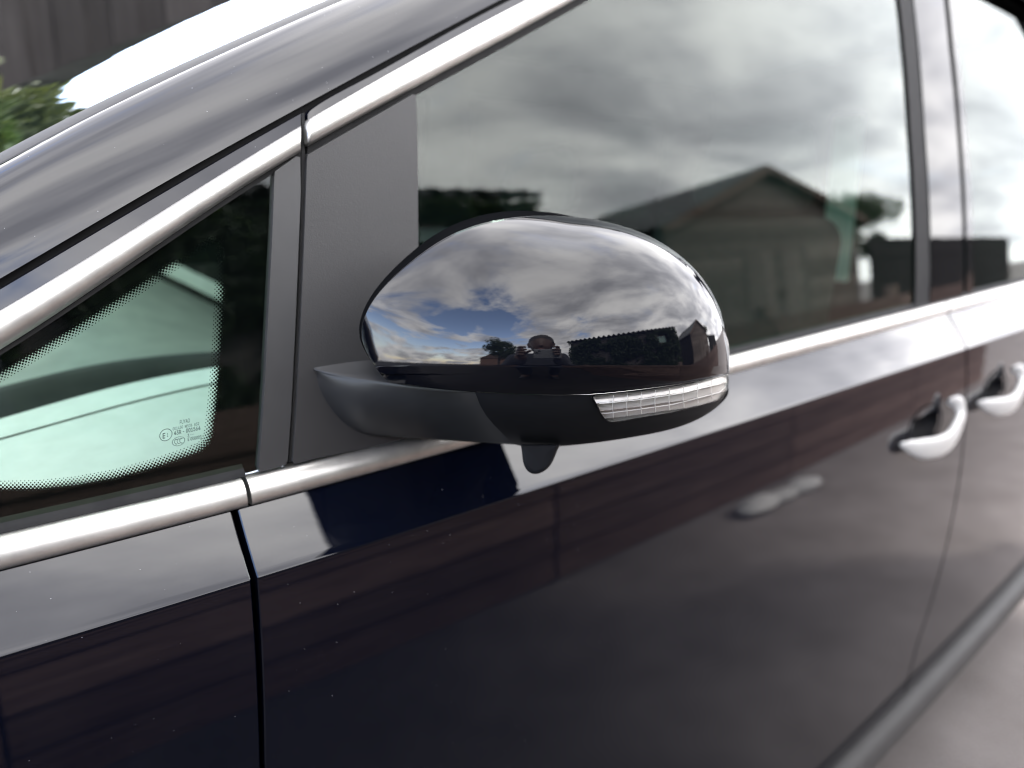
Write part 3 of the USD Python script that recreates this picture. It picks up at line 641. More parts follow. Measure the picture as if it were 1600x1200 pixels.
# ------------------------------------------------------------------ cabin
M['dash'] = Pn('dash_grain', (0.225, 0.23, 0.225), (0.25, 0.255, 0.25), 40, 0.6, bump=0.0001, bscale=500)
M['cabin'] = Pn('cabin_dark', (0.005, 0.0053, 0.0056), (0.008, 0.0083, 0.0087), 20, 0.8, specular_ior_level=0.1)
M['cloth'] = Pn('seat_cloth', (0.007, 0.007, 0.0075), (0.011, 0.0108, 0.0108), 90, 0.95, specular_ior_level=0.1)
M['headliner'] = Pn('headliner', (0.42, 0.42, 0.40), (0.46, 0.46, 0.44), 60, 0.9)
M['trimlight'] = Pn('light_trim', (0.26, 0.27, 0.255), (0.29, 0.30, 0.285), 30, 0.6)
def zplane(p, z):
    d = ray(p); return CAM + d * ((z - CAM[2]) / d[:, 2])[:, None]
def yplane(p, y):
    d = ray(p); return CAM + d * ((y - CAM[1]) / d[:, 1])[:, None]
DASH = thing('dashboard', None, None, parent=CAR)
n = 40
rid = spl([(-200, 735), (0, 689), (170, 640), (340, 602), (420, 588)], n, 2); rt_ = spl([(-200, 700), (0, 655), (170, 606), (340, 574), (420, 562)], n, 2)
bt_ = spl([(-200, 655), (0, 606), (170, 566), (340, 551), (420, 546)], n, 2); low_ = spl([(-200, 880), (0, 850), (170, 800), (340, 770), (420, 760)], n, 2)
R = []
for t, yy in ((0, 0.095), (0.3, 0.16), (0.7, 0.246), (0.93, 0.292), (1.0, 0.302)): R.append(yplane(low_ + (rid - low_) * t, yy))
R.append(yplane(rid + [0, -1.0], 0.309)); R.append(yplane(rid + [0, -2.5], 0.312)); R.append(yplane(rid + [0, -4], 0.307)); R.append(yplane(rid + [0, -9], 0.314))
for t, yy in ((0.3, 0.325), (0.6, 0.34), (0.85, 0.36), (1.0, 0.38)): R.append(yplane(rid + [0, -9] + (rt_ - rid - [0, -9]) * t, yy))
R.append(R[-1] + [0, 0.02, -0.01])
obj('dash_pad', grid(np.array(R)), M['dash'], DASH, smooth=50)
R = [yplane(rt_ + [0, 14], 0.42), yplane(rt_ + (bt_ - rt_) * 0.3, 0.44), yplane(rt_ + (bt_ - rt_) * 0.8, 0.46), yplane(bt_, 0.48), yplane(bt_ + [0, -1], 0.55)]
obj('binnacle', grid(np.array(R)), M['cabin'], DASH, smooth=50)
R = [yplane(bt_ + [0, 30], 0.60), yplane(bt_ + [0, 3], 0.8), yplane(spl([(-200, 250), (100, 362), (240, 430), (348, 484), (420, 517)], n, 1.0), 1.475)]
M['dashtop'] = Pn('dash_top', (0.075, 0.078, 0.076), (0.10, 0.104, 0.10), 14, 0.7)
obj('dash_top', grid(np.array(R)), M['dashtop'], DASH, smooth=50)
obj('far_door_ledge', patch([(100, 350), (250, 398), (300, 424), (360, 452), (420, 480), (420, 500), (360, 478), (300, 448), (240, 420), (100, 380)], surf=lambda x, z: 1.47 + 0 * x, step=40), M['trimlight'], CAR)
far = [(-0.6, 0.3), (0.10, 0.3), (2.9, 0.3), (2.9, 1.78), (0.98, 1.80), (0.55, 1.50), (0.30, 1.24), (0.16, 1.12), (-0.6, 1.08)]
def plate(poly, y0, y1):
    m = trimesh.creation.extrude_polygon(sg.Polygon(poly[0], poly[1:]), y1 - y0, engine='earcut'); v = m.vertices.copy()
    return tm(np.stack([v[:, 0], y0 + v[:, 2], v[:, 1]], 1), m.faces[:, ::-1])
fwin = [(0.42, 1.14), (1.30, 1.16), (1.36, 1.62), (0.80, 1.60)]; fwin2 = [(1.52, 1.16), (2.5, 1.18), (2.5, 1.62), (1.52, 1.64)]
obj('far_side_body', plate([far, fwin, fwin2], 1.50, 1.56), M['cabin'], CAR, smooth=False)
M['privacy'] = mat('privacy_glass', {'t': ('transparent_bsdf', {'color': (0.05, 0.065, 0.06)}), 'g': ('diffuse_bsdf', {'color': (0.004, 0.005, 0.005)}), 'x': ('mix_closure', {'fac': 0.4})}, [('t.BSDF', 'x.closure1'), ('g.BSDF', 'x.closure2')], surface='x.closure')
obj('far_window', plate([fwin], 1.527, 1.531), M['privacy'], CAR, smooth=False); obj('far_window', plate([fwin2], 1.527, 1.531), M['privacy'], CAR, smooth=False)
def roof():
    X = np.linspace(0.62, 2.9, 30); Z = topf(np.clip(X, 0, 2.8)) + 0.05; R = []
    for t in np.linspace(0, 1, 16): R.append(np.stack([X, 0.10 + bow(X) + 0.05 + (1.40) * t, Z + 0.10 * (4 * t * (1 - t)) ** 0.6], 1))
    return grid(np.array(R))
obj('roof', roof(), M['paint'], CAR, smooth=True)
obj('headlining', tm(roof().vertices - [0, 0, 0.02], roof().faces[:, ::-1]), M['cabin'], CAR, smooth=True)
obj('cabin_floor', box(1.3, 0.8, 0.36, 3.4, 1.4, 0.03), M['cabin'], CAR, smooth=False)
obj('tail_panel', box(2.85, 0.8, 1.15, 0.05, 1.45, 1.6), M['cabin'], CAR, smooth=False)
obj('rear_pillar_trim', box(2.80, 0.885, 1.32, 0.03, 0.10, 0.60), M['trimlight'], CAR, smooth=False)  # pale upright strip added in the cabin to stand for a reflected stripe
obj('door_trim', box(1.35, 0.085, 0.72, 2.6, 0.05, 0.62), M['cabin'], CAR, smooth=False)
for sy in (0.42, 1.10):
    s = thing('front_seat', None, None, parent=CAR)
    obj('cushion', hull(((0.75, sy - .2, .62), .07), ((0.75, sy + .2, .62), .07), ((1.2, sy - .2, .60), .08), ((1.2, sy + .2, .60), .08)), M['cloth'], s, smooth=40)
    obj('backrest', hull(((1.22, sy - .2, .66), .07), ((1.22, sy + .2, .66), .07), ((1.42, sy - .17, 1.22), .05), ((1.42, sy + .17, 1.22), .05)), M['cloth'], s, smooth=40)
    obj('headrest', hull(((1.45, sy - .09, 1.32), .05), ((1.45, sy + .09, 1.32), .05), ((1.47, sy - .08, 1.42), .04), ((1.47, sy + .08, 1.42), .04)), M['cloth'], s, smooth=40)

# ------------------------------------------------------------------ ground
def ground_sheet():
    g = np.r_[-120, -60, -30, np.linspace(-12, 12, 49), 30, 60, 120]; X, Y = np.meshgrid(g, g); Z = 0 * X
    return grid(np.stack([X, Y, Z], -1))
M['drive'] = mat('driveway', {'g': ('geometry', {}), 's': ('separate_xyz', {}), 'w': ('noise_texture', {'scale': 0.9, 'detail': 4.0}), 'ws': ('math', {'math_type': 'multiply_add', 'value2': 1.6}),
    'shade_grade': ('map_range', {'range_type': 'smoothstep', 'from_min': 1.2, 'from_max': 4.2, 'clamp': True}), 'n': ('noise_texture', {'scale': 3.0, 'detail': 12.0, 'roughness': 0.6}), 'f': ('noise_texture', {'scale': 120.0, 'detail': 4.0}),  # hedge shade painted into the ground colour: dark at the front, paler rearwards
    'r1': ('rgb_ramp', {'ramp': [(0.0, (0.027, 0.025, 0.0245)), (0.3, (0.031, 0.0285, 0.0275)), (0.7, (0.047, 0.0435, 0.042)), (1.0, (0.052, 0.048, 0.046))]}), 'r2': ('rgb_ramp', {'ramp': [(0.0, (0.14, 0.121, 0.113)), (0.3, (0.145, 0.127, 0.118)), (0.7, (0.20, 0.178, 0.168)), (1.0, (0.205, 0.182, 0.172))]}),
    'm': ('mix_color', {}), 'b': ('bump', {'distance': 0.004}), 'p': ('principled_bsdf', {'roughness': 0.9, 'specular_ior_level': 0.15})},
    [('g.position', 's.vector'), ('g.position', 'w.vector'), ('g.position', 'n.vector'), ('g.position', 'f.vector'), ('w.fac', 'ws.value1'), ('s.x', 'ws.value3'), ('ws.value', 'shade_grade.value'), ('n.fac', 'r1.fac'), ('n.fac', 'r2.fac'),
     ('shade_grade.result', 'm.fac'), ('r1.color', 'm.a'), ('r2.color', 'm.b'), ('m.result', 'p.base_color'), ('f.fac', 'b.height'), ('b.normal', 'p.normal')])
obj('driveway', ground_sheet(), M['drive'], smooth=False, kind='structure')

# ------------------------------------------------------------------ low boarded fence facing the car
def wood(name, c1, c2, stretch=(3, 30, 60)):
    n = {'g': ('geometry', {}), 'm': ('mapping', {'scale': stretch}), 'n': ('noise_texture', {'scale': 1.0, 'detail': 8.0, 'roughness': 0.65}), 'o': ('object_info', {}),
         'r': ('rgb_ramp', {'ramp': [(0.0, c1), (0.35, c1), (0.68, c2), (1.0, c2)]}), 'mr': ('map_range', {'to_min': 0.7, 'to_max': 1.25}),
         'mv': ('hsv', {}), 'b': ('bump', {'distance': 0.002}), 'p': ('principled_bsdf', {'roughness': 0.75, 'specular_ior_level': 0.1})}
    return mat(name, n, [('g.position', 'm.vector'), ('m.vector', 'n.vector'), ('n.fac', 'r.fac'), ('o.random', 'mr.value'), ('r.color', 'mv.color'), ('mr.result', 'mv.value'), ('mv.color', 'p.base_color'), ('n.fac', 'b.height'), ('b.normal', 'p.normal')])
M['brownwood'] = wood('brown_boards', (0.070, 0.045, 0.037), (0.135, 0.092, 0.077))
M['darkwood'] = wood('dark_boards', (0.009, 0.008, 0.0078), (0.018, 0.0165, 0.016), (30, 30, 2))
M['shedwood'] = wood('shed_boards', (0.11, 0.09, 0.076), (0.19, 0.157, 0.134))
M['felt'] = Pn('roof_felt', (0.045, 0.047, 0.047), (0.07, 0.072, 0.07), 9, 0.9)
M['post'] = wood('post_wood', (0.10, 0.07, 0.055), (0.16, 0.12, 0.10), (30, 30, 2))
FY = -1.55
low = thing('low_fence', 'low fence of brown horizontal boards along the driveway opposite the car', 'fence')
xs = np.arange(-3.6, 7.3, 1.8)
for i in range(len(xs) - 1):
    for k in range(7):
        b_ = trimesh.creation.box((1.785, 0.022, 0.142)); b_.apply_transform(trimesh.transformations.rotation_matrix(math.radians(7 + RNG.uniform(-1, 1)), [1, 0, 0]))
        b_.apply_translation((xs[i] + 0.9, FY + 0.02 + RNG.uniform(-.003, .003), 0.10 + 0.134 * k)); obj('board', b_, M['brownwood'], low, smooth=False)
for x in xs: obj('post', box(x, FY - 0.045, 0.52, 0.075, 0.075, 1.08), M['post'], low, smooth=False)

# ------------------------------------------------------------------ long garage with a corrugated roof, its wall under ivy
M['render'] = Pn('garage_wall', (0.05, 0.044, 0.04), (0.075, 0.068, 0.062), 4, 0.9)
M['corrugated'] = Pn('corrugated_sheet', (0.04, 0.04, 0.039), (0.065, 0.064, 0.06), 5, 0.9)
M['palepane'] = P('garage_pane', (0.20, 0.30, 0.26), 0.25)
GY, GX0, GX1, GZ = -3.6, -1.2, 3.72, 2.33
gar = thing('garage', 'long low garage with corrugated roof and ivy covered wall', 'garage')
obj('wall', box((GX0 + GX1) / 2, GY - 1.6, GZ / 2 - 0.03, GX1 - GX0 - 0.1, 3.2, GZ - 0.06), M['render'], gar, smooth=False)
def corrug():
    X = np.arange(GX0 - 0.1, GX1 + 0.06, 0.0183); R = []
    for yy, zz in ((GY + 0.16, GZ), (GY + 0.16, GZ + 0.012), (GY - 1.7, GZ + 0.40), (GY - 3.4, GZ + 0.30)): R.append(np.stack([X, 0 * X + yy, zz + 0.042 * np.cos(2 * np.pi * X / 0.20)], 1))
    return grid(np.array(R), flip=True)
obj('roof', corrug(), M['corrugated'], gar, smooth=50)
wf = obj('window', box(2.80, GY + 0.005, 1.92, 0.50, 0.05, 0.34), M['post'], gar, smooth=False)
obj('pane', box(2.80, GY + 0.035, 1.92, 0.42, 0.012, 0.26), M['palepane'], wf, smooth=False)
M['leaf'] = mat('leaf', {'o': ('geometry', {}), 'mr': ('rgb_ramp', {'ramp': [(0.0, (0.018, 0.032, 0.012)), (0.6, (0.035, 0.06, 0.02)), (1.0, (0.07, 0.10, 0.035))]}),
                         'd': ('principled_bsdf', {'roughness': 0.55}), 't': ('translucent_bsdf', {'color': (0.06, 0.10, 0.02)}), 'x': ('mix_closure', {'fac': 0.25})},
                [('o.random_per_island', 'mr.fac'), ('mr.color', 'd.base_color'), ('d.BSDF', 'x.closure1'), ('t.BSDF', 'x.closure2')], surface='x.closure')
M['leaf_light'] = mat('leaf_light', {'o': ('geometry', {}), 'mr': ('rgb_ramp', {'ramp': [(0.0, (0.045, 0.06, 0.018)), (0.6, (0.085, 0.10, 0.03)), (1.0, (0.12, 0.13, 0.045))]}),
                         'd': ('principled_bsdf', {'roughness': 0.55}), 't': ('translucent_bsdf', {'color': (0.11, 0.13, 0.03)}), 'x': ('mix_closure', {'fac': 0.3})},
                [('o.random_per_island', 'mr.fac'), ('mr.color', 'd.base_color'), ('d.BSDF', 'x.closure1'), ('t.BSDF', 'x.closure2')], surface='x.closure')
M['bark'] = wood('bark', (0.05, 0.04, 0.032), (0.10, 0.085, 0.07), (12, 12, 4))
def leaves(c, size, rng, nrm=None):
    """one small folded leaf at each of the points c"""
    n = len(c); a = rng.normal(size=(n, 3)); a /= np.linalg.norm(a, axis=1, keepdims=True); h = rng.normal(size=(n, 3)); b = np.cross(a, h); b /= np.linalg.norm(b, axis=1, keepdims=True); k = np.cross(a, b)
    s = size * rng.uniform(0.6, 1.3, (n, 1)); V = np.stack([c - a * s, c + b * s * .5 + k * s * .15, c + a * s, c - b * s * .5 + k * s * .15], 1).reshape(-1, 3)
    i = np.arange(n)[:, None] * 4; return tm(V, np.vstack([i + [0, 1, 2], i + [0, 2, 3]]))
r_ = np.random.default_rng(3); c = np.stack([r_.uniform(GX0, GX1 + 0.02, 26000), GY + 0.02 + 0.16 * r_.random(26000) ** 1.4, GZ - 0.06 - (GZ - 0.08) * r_.random(26000)], 1)
lump = meshkit.fbm(c * 2.6, 3, 5); c[:, 1] += 0.22 * np.clip(lump - 0.35, 0, 1)
keep = ~((np.abs(c[:, 0] - 2.80) < 0.27) & (np.abs(c[:, 2] - 1.92) < 0.19)); c = c[keep & (lump > 0.36) & ((c[:, 2] < GZ - 0.30) | (lump > 0.5))]
obj('ivy', leaves(c, 0.05, r_), M['leaf'], gar, smooth=False, kind='stuff')

# ------------------------------------------------------------------ garden shed, gable towards the car
SA, SB = np.array([7.7, -5.50]), np.array([12.4, -5.0]); sd = SB - SA; SL = np.linalg.norm(sd); sa = math.atan2(sd[1], sd[0])
shed = thing('garden_shed', 'brown boarded garden shed with felt gable roof and double door', 'shed', loc=((SA[0] + SB[0]) / 2, (SA[1] + SB[1]) / 2, 0), rz=sa)
EZ, PZ, DP = 2.45, 3.45, 3.6                                     # local frame: x along the gable, -y away from the car
nb = 26
for k in range(nb):
    z0 = 0.05 + k * 0.135
    if z0 > PZ - 0.1: break
    hw = SL / 2 if z0 + 0.07 < EZ else SL / 2 * (PZ - z0 - 0.10) / (PZ - EZ)
    if hw < 0.06: continue
    segs = [(-hw, hw)] if z0 > 1.92 else [(-hw, -0.80), (0.80, hw)]
    for a, b in segs:
        m = box((a + b) / 2, 0.0, z0 + 0.066, b - a, 0.03, 0.128); m.apply_transform(trimesh.transformations.rotation_matrix(math.radians(-3), [1, 0, 0], (0, 0, z0 + .066))); obj('board', m, M['shedwood'], shed, smooth=False)
obj('frame', plate([[(-SL / 2, 0), (SL / 2, 0), (SL / 2, EZ), (0, PZ - 0.04), (-SL / 2, EZ)]], -DP, -0.02), M['darkwood'], shed, smooth=False)
for s in (-1, 1):
    d = obj('door', box(s * 0.40, 0.012, 1.0, 0.78, 0.03, 1.86), M['shedwood'], shed, smooth=False)
    for k in range(5): obj('door_board', box(s * 0.40 - 0.31 + 0.155 * k, 0.034, 1.0, 0.146, 0.014, 1.84), M['shedwood'], d, smooth=False)
    obj('handle', box(s * 0.06, 0.055, 1.02, 0.025, 0.03, 0.16), M['post'], d, smooth=False)
    L = math.hypot(SL / 2 + 0.15, (PZ - EZ) * (1 + 0.3 / SL)); an = math.atan2(PZ - EZ, SL / 2)
    rp = trimesh.creation.box((L, DP + 0.35, 0.035)); rp.apply_transform(trimesh.transformations.rotation_matrix(s * an, [0, 1, 0])); rp.apply_translation((s * L / 2 * math.cos(an), -DP / 2 + 0.02, PZ - L / 2 * math.sin(an) + 0.03)); obj('roof', rp, M['felt'], shed, smooth=False)
    bb = trimesh.creation.box((L, 0.025, 0.13)); bb.apply_transform(trimesh.transformations.rotation_matrix(s * an, [0, 1, 0])); bb.apply_translation((s * L / 2 * math.cos(an), 0.21, PZ - L / 2 * math.sin(an) - 0.045)); obj('barge_board', bb, M['post'], shed, smooth=False)

# ------------------------------------------------------------------ fences, trees and houses around
def tall_fence(x0, y0, x1, y1, h, label, w=0.15):
    f = thing('tall_fence', label, 'fence'); L = math.hypot(x1 - x0, y1 - y0); a = math.atan2(y1 - y0, x1 - x0); n = int(L / w)
    for i in range(n):
        t = (i + 0.5) / n; hh = h + RNG.uniform(-0.015, 0.015)
        nx, ny = -math.sin(a) * (0.012 if i % 2 else 0), math.cos(a) * (0.012 if i % 2 else 0)
        obj('board', box(x0 + (x1 - x0) * t + nx, y0 + (y1 - y0) * t + ny, hh / 2 + 0.02, w * 1.04, 0.011, hh, a), M['darkwood'], f, smooth=False)
    for z in (0.4, h - 0.35): obj('rail', box((x0 + x1) / 2 - math.sin(a) * 0.045, (y0 + y1) / 2 + math.cos(a) * 0.045, z, L, 0.05, 0.09, a), M['darkwood'], f, smooth=False)
tall_fence(-4.5, 4.6, 5.5, 4.6, 2.75, 'tall dark vertical board fence behind the windscreen')
tall_fence(12.45, -4.8, 28.0, -6.2, 1.95, 'dark board fence running away beside the shed')
def tree(name, label, x, y, h, crown, n, seed, look='leaf', size=0.09, trunk=0.14, low=0.35):
    r = np.random.default_rng(seed); t = thing(name, label, 'tree', loc=(x, y, 0))
    ms = [tube([(0, 0, 0), (0.03, 0.02, h * .3), (-0.03, 0.05, h * .6), (0, 0, h * .9)], [trunk, trunk * .8, trunk * .55, trunk * .2], 9)]
    tips = []
    for k in range(14):
        a = r.uniform(0, 6.28); z0 = h * r.uniform(low * .9, .7); rr = crown * r.uniform(.5, .95); e = np.array([rr * math.cos(a), rr * math.sin(a), z0 + h * r.uniform(.08, .3)])
        ms.append(tube([(0, 0, z0), e * .5 + [0, 0, z0 * .5], e], [trunk * .35, trunk * .22, .01], 6)); tips.append(e)
    obj('trunk', cat_(ms), M['bark'], t, smooth=40)
    cs = np.array(tips + [np.array([r.normal(0, crown * .3), r.normal(0, crown * .3), h * r.uniform(.75, .97)]) for _ in range(10)])
    pick = r.integers(0, len(cs), n); d = r.normal(size=(n, 3)); d /= np.linalg.norm(d, axis=1, keepdims=True)
    c = cs[pick] + d * (r.random((n, 1)) ** .5) * crown * r.uniform(.22, .42, (len(cs), 1))[pick]
    c = c[c[:, 2] > h * low * .7]
    obj('crown', leaves(c, size, r), M[look], t, smooth=False)
tree('garden_tree', 'rounded leafy tree beyond the front of the car', -9.5, -5.6, 4.6, 1.9, 9000, 11)
tree('garden_tree', 'small far tree above the dark side fence', 26.0, -11.5, 4.6, 1.8, 6000, 12, size=0.11)
tree('garden_tree', 'slender young tree showing behind the shed roof', 14.6, -8.4, 3.6, 0.9, 3000, 13)
def shrub(x, y, h, rad, n, seed, label, look):
    r = np.random.default_rng(seed); s = thing('shrub', label, 'shrub', loc=(x, y, 0))
    obj('stem', cat_([tube([(0, 0, 0), (r.normal(0, .1), r.normal(0, .1), h * .5), (r.normal(0, rad * .4), r.normal(0, rad * .4), h * .9)], [.025, .018, .006], 6) for _ in range(6)]), M['bark'], s, smooth=40)
    d = r.normal(size=(n, 3)); d /= np.linalg.norm(d, axis=1, keepdims=True); c = d * r.random((n, 1)) ** .45 * [rad, rad, h * .5] + [0, 0, h * .52]
    c *= 1 + 0.25 * (meshkit.fbm(c * 3, 2, seed)[:, None] - .5); obj('foliage', leaves(c, 0.05, r), M[look], s, smooth=False)
shrub(-0.28, 3.1, 2.95, 0.74, 30000, 21, 'yellow green shrub in front of the tall dark fence', 'leaf_light')
M['brick'] = mat('house_brick', {'g': ('geometry', {}), 'm': ('mapping', {'rotation': (math.pi / 2, 0, 0)}), 'b': ('brick_texture', {'color1': (0.12, 0.06, 0.042), 'color2': (0.15, 0.08, 0.055), 'mortar': (0.18, 0.165, 0.15), 'scale': 2.2, 'mortar_size': 0.012}), 'p': ('principled_bsdf', {'roughness': 0.85})},
                 [('g.position', 'm.vector'), ('m.vector', 'b.vector'), ('b.color', 'p.base_color')])
M['tile'] = Pn('roof_tile', (0.065, 0.042, 0.034), (0.095, 0.062, 0.05), 6, 0.85)
M['white'] = P('white_paint', (0.75, 0.75, 0.73), 0.45)
def house(x, y, rz, w, d, eave, ridge, label):
    h = thing('brick_house', label, 'house', loc=(x, y, 0), rz=rz)
    obj('wall', box(0, 0, eave / 2, w, d, eave), M['brick'], h, smooth=False)
    rf = plate([[(-d / 2 - .3, eave - .08), (d / 2 + .3, eave - .08), (0, ridge)]], -w / 2 - .2, w / 2 + .2); v = rf.vertices; rf = tm(np.stack([v[:, 1], v[:, 0], v[:, 2]], 1), rf.faces[:, ::-1])
    r_p = obj('roof', rf, M['tile'], h, smooth=False); obj('chimney', box(w * .3, 0, ridge + .35, .5, .7, 1.3), M['brick'], r_p, smooth=False)
    for s in (1, -1):
        for xx in (-w * .28, w * .22):
            for z in (1.4, 3.9):
                if z + .6 < eave:
                    f = obj('window', box(xx, s * (d / 2 + .01), z, 1.2, .08, 1.15), M['white'], h, smooth=False); obj('pane', box(xx, s * (d / 2 + .055), z, 1.04, .015, 1.0), M['gloss'], f, smooth=False)
    f = obj('door', box(0, d / 2 + .02, 1.02, .95, .06, 2.04), M['white'], h, smooth=False); obj('handle', box(.36, d / 2 + .07, 1.0, .03, .05, .14), M['chrome'], f, smooth=False)
house(-24, -15, 0.9, 9, 7, 3.0, 5.2, 'brick house with tiled roof far beyond the front of the car')
# white stones at the foot of the low fence
M['stone'] = Pn('white_stone', (0.32, 0.315, 0.30), (0.42, 0.41, 0.39), 8, 0.7, bump=0.002, bscale=60)
for k, (sx, sy, sr) in enumerate(((3.02, FY + 0.20, 0.085), (3.24, FY + 0.21, 0.065), (3.44, FY + 0.22, 0.075))):
    m = trimesh.creation.icosphere(3, 1.0); m.vertices *= (1 + 0.35 * (meshkit.fbm(m.vertices * 1.7 + k * 9, 3, k)[:, None] - .5)) * [sr * 1.9, sr, sr * .55]; m.apply_translation((sx, sy, sr * .4))
    obj('white_stone', m, M['stone'], smooth=True, label=('largest white stone, first of the short row before the low fence', 'smallest white stone, middle of the short row before the low fence', 'rounded white stone at the shed end of the short row')[k], cat='stone', group='white stones by the low fence')

# ------------------------------------------------------------------ the photographer, mirrored in the cap
def B(f, r, z): return CAM * [1, 1, 0] + FH * f + RT * r + np.array([0, 0, z])
def person():
    p = thing('person', 'person in dark clothes stooping to hold up a phone, mirrored in cap', 'person')
    M['skin'] = Pn('skin', (0.09, 0.052, 0.038), (0.11, 0.065, 0.048), 20, 0.5); M['coat'] = Pn('dark_coat', (0.02, 0.022, 0.028), (0.03, 0.032, 0.04), 15, 0.85); M['jeans'] = Pn('dark_jeans', (0.025, 0.03, 0.045), (0.04, 0.046, 0.065), 25, 0.85); M['hair'] = Pn('dark_hair', (0.012, 0.009, 0.007), (0.03, 0.022, 0.018), 60, 0.5); M['shoe'] = P('dark_shoe', (0.02, 0.02, 0.02), 0.5)
    head = B(-0.36, 0.0, 1.43); zc = CAM[2]
    sh = [B(-0.42, s * 0.20, 1.235) for s in (-1, 1)]; el = [B(-0.26, s * 0.27, 1.03) for s in (-1, 1)]; wr = [B(-0.075, s * 0.105, zc - 0.045) for s in (-1, 1)]
    hp = [B(-0.66, s * 0.11, 0.80) for s in (-1, 1)]; kn = [B(-0.44, s * 0.16, 0.46) for s in (-1, 1)]; an = [B(-0.62, s * 0.15, 0.09) for s in (-1, 1)]; to = [B(-0.46, s * 0.17, 0.04) for s in (-1, 1)]
    neck = B(-0.43, 0, 1.27); chest = B(-0.47, 0, 1.10); waist = B(-0.58, 0, 0.92)
    parts = [hull((head + [0, 0, .02], .098), (B(-0.335, 0, 1.40), .075), (B(-0.33, 0, 1.345), .045)), hull((B(-.385, 0, 1.36), .058), (neck, .062)), hull((B(-.268, 0, 1.415), .013), (B(-.262, 0, 1.395), .017))]
    for s in (-1, 1): parts.append(hull((B(-.37, s * .098, 1.44), .018), (B(-.365, s * .094, 1.40), .014)))
    torso = [hull((sh[0], .075), (sh[1], .075), (chest, .13)), hull((chest, .15), (B(-.5, -.09, 1.08), .12), (B(-.5, .09, 1.08), .12), (waist, .14), (B(-.58, -.07, .92), .12), (B(-.58, .07, .92), .12)), hull((waist, .15), (hp[0], .125), (hp[1], .125)), hull((neck, .07), (chest, .1))]
    arms, hands, legs = [], [], []
    for i, s in enumerate((-1, 1)):
        arms += [hull((sh[i], .072), (el[i], .052)), hull((el[i], .052), (wr[i], .037))]
        pal = B(-0.045, s * 0.098, zc - 0.005); hands += [hull((wr[i], .027), (pal, .026), (B(-.035, s * .098, zc + .02), .018))]
        for k in range(4):                                        # fingers folded behind the phone's far end
            z = zc + 0.030 - 0.019 * k; L = (0.9, 1.0, 0.95, 0.75)[k]
            j = [B(-.035, s * .100, z - .004), B(-.008, s * .103, z), B(.0095, s * (.103 - .014 * L), z), B(.0105, s * (.103 - .038 * L), z - .002)]
            hands += [hull((j[q], .0092 - .0007 * q), (j[q + 1], .0086 - .0007 * q)) for q in range(3)]
        j = [B(-.05, s * .085, zc - .02), B(-.037, s * .066, zc - .006), B(-.026, s * .048, zc + .004)]; hands += [hull((j[q], .0105 - .001 * q), (j[q + 1], .0095 - .001 * q)) for q in range(2)]
        legs += [hull((hp[i], .115), (kn[i], .072)), hull((kn[i], .070), (an[i], .048)), hull((an[i], .05), (to[i], .04), (B(-.66, s * .15, .045), .042))]
    def fuse(ps, edge, it): 
        m = mf.Manifold.batch_boolean(ps, mf.OpType.Add).refine_to_length(edge).to_mesh(); t = trimesh.Trimesh(m.vert_properties[:, :3], m.tri_verts, process=True); trimesh.smoothing.filter_taubin(t, iterations=it); return t
    body = obj('body', fuse(parts + torso + arms + hands + legs, 0.02, 4), M['skin'], p, smooth=True)
    grow = lambda ps: ps
    def bigger(balls, d): return [hull(*[(q, r + d) for q, r in b]) for b in balls]
    coat = [[(sh[0], .075), (sh[1], .075), (chest, .13)], [(chest, .15), (B(-.5, -.09, 1.08), .12), (B(-.5, .09, 1.08), .12), (waist, .14), (B(-.58, -.07, .92), .12), (B(-.58, .07, .92), .12)], [(waist, .15), (B(-.63, -.1, .84), .12), (B(-.63, .1, .84), .12)], [(B(-.43, 0, 1.25), .072), (chest, .1)]]
    for i in (0, 1): coat += [[(sh[i], .072), (el[i], .052)], [(el[i], .052), (el[i] + (wr[i] - el[i]) * .9, .038)]]
    obj('jacket', fuse(bigger(coat, .014), 0.03, 6), M['coat'], body, smooth=True)
    tr_ = []
    for i, s in enumerate((-1, 1)): tr_ += [[(hp[i], .115), (kn[i], .074)], [(kn[i], .072), (an[i] + [0, 0, .03], .056)]]
    tr_ += [[(hp[0], .12), (hp[1], .12)]]
    obj('trousers', fuse(bigger(tr_, .011), 0.03, 5), M['jeans'], body, smooth=True)
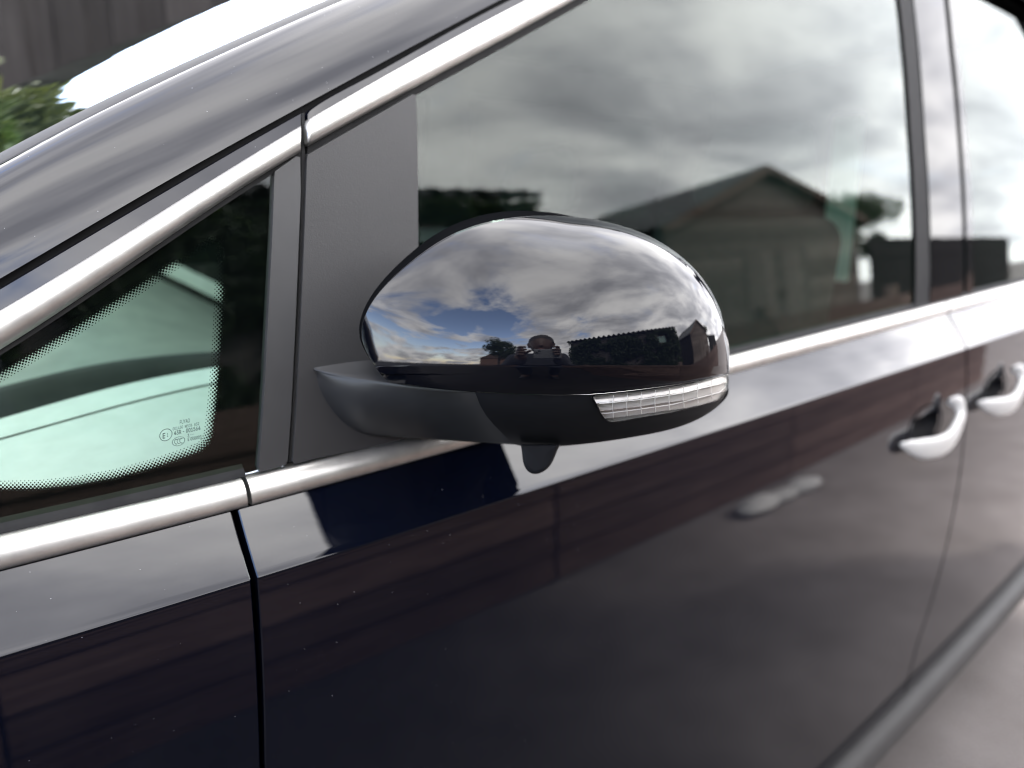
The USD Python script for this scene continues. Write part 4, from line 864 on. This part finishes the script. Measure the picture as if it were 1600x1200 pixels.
    for i, s in enumerate((-1, 1)): obj('shoe', fuse([hull((an[i] - [0, 0, .02], .052), (to[i] - [0, 0, .0], .046), (B(-.665, s * .15, .05), .05)).trim_by_plane((0, 0, 1), 0.004)], .02, 2), M['shoe'], body, smooth=40)
    hb = hull((head + [0, 0, .035] - FH * .012, .104), (B(-.41, 0, 1.40), .085)) - hull((B(-.28, 0, 1.37), .075), (B(-.25, 0, 1.44), .06), (B(-.25, 0, 1.30), .09))
    v, f = np.array(hb.refine_to_length(.012).to_mesh().vert_properties)[:, :3], hb.refine_to_length(.012).to_mesh().tri_verts
    v = v + (v - head) / np.linalg.norm(v - head, axis=1, keepdims=True) * (meshkit.fbm(v * 60, 3, 2)[:, None] - .4) * .016
    obj('hair', tm(v, f), M['hair'], body, smooth=True)
    for s in (-1, 1):
        obj('eye', hull((B(-.281, s * .031, 1.435), .010)), M['white'], body, smooth=True)
        obj('eyebrow', hull((B(-.272, s * .018, 1.457), .005), (B(-.277, s * .044, 1.459), .004)), M['hair'], body, smooth=True)
    M['lip'] = P('lips', (0.36, 0.15, 0.13), 0.45); obj('mouth', hull((B(-.283, -.02, 1.352), .006), (B(-.279, 0, 1.353), .008), (B(-.283, .02, 1.352), .006)), M['lip'], body, smooth=True)
person()
phone = thing('phone', 'pale grey phone held sideways by the stooping person', 'phone')
M['phonebody'] = P('phone_body', (0.13, 0.135, 0.145), 0.35); M['phonelens'] = P('phone_lens', (0.01, 0.01, 0.012), 0.08)
def rbox(f, r, z, sf, sr, sz, rad):
    m = hull(*[(B(f + a * (sf / 2 - rad), r + b * (sr / 2 - rad), z + c * (sz / 2 - rad)), rad) for a in (-1, 1) for b in (-1, 1) for c in (-1, 1)], seg=12); return m
obj('phone_case', rbox(-0.0145, 0.045, CAM[2] - 0.020, .009, .150, .074, .004), M['phonebody'], phone, smooth=40)
obj('camera_bump', rbox(-0.0095, -0.010, CAM[2] - 0.002, .004, .032, .032, .0018), M['phonebody'], phone, smooth=40)
for dr, dz in ((0, 0), (-.012, -.013)): obj('lens', rbox(-0.0075, dr, CAM[2] + dz, .003, .012, .012, .0014), M['phonelens'], phone, smooth=40)
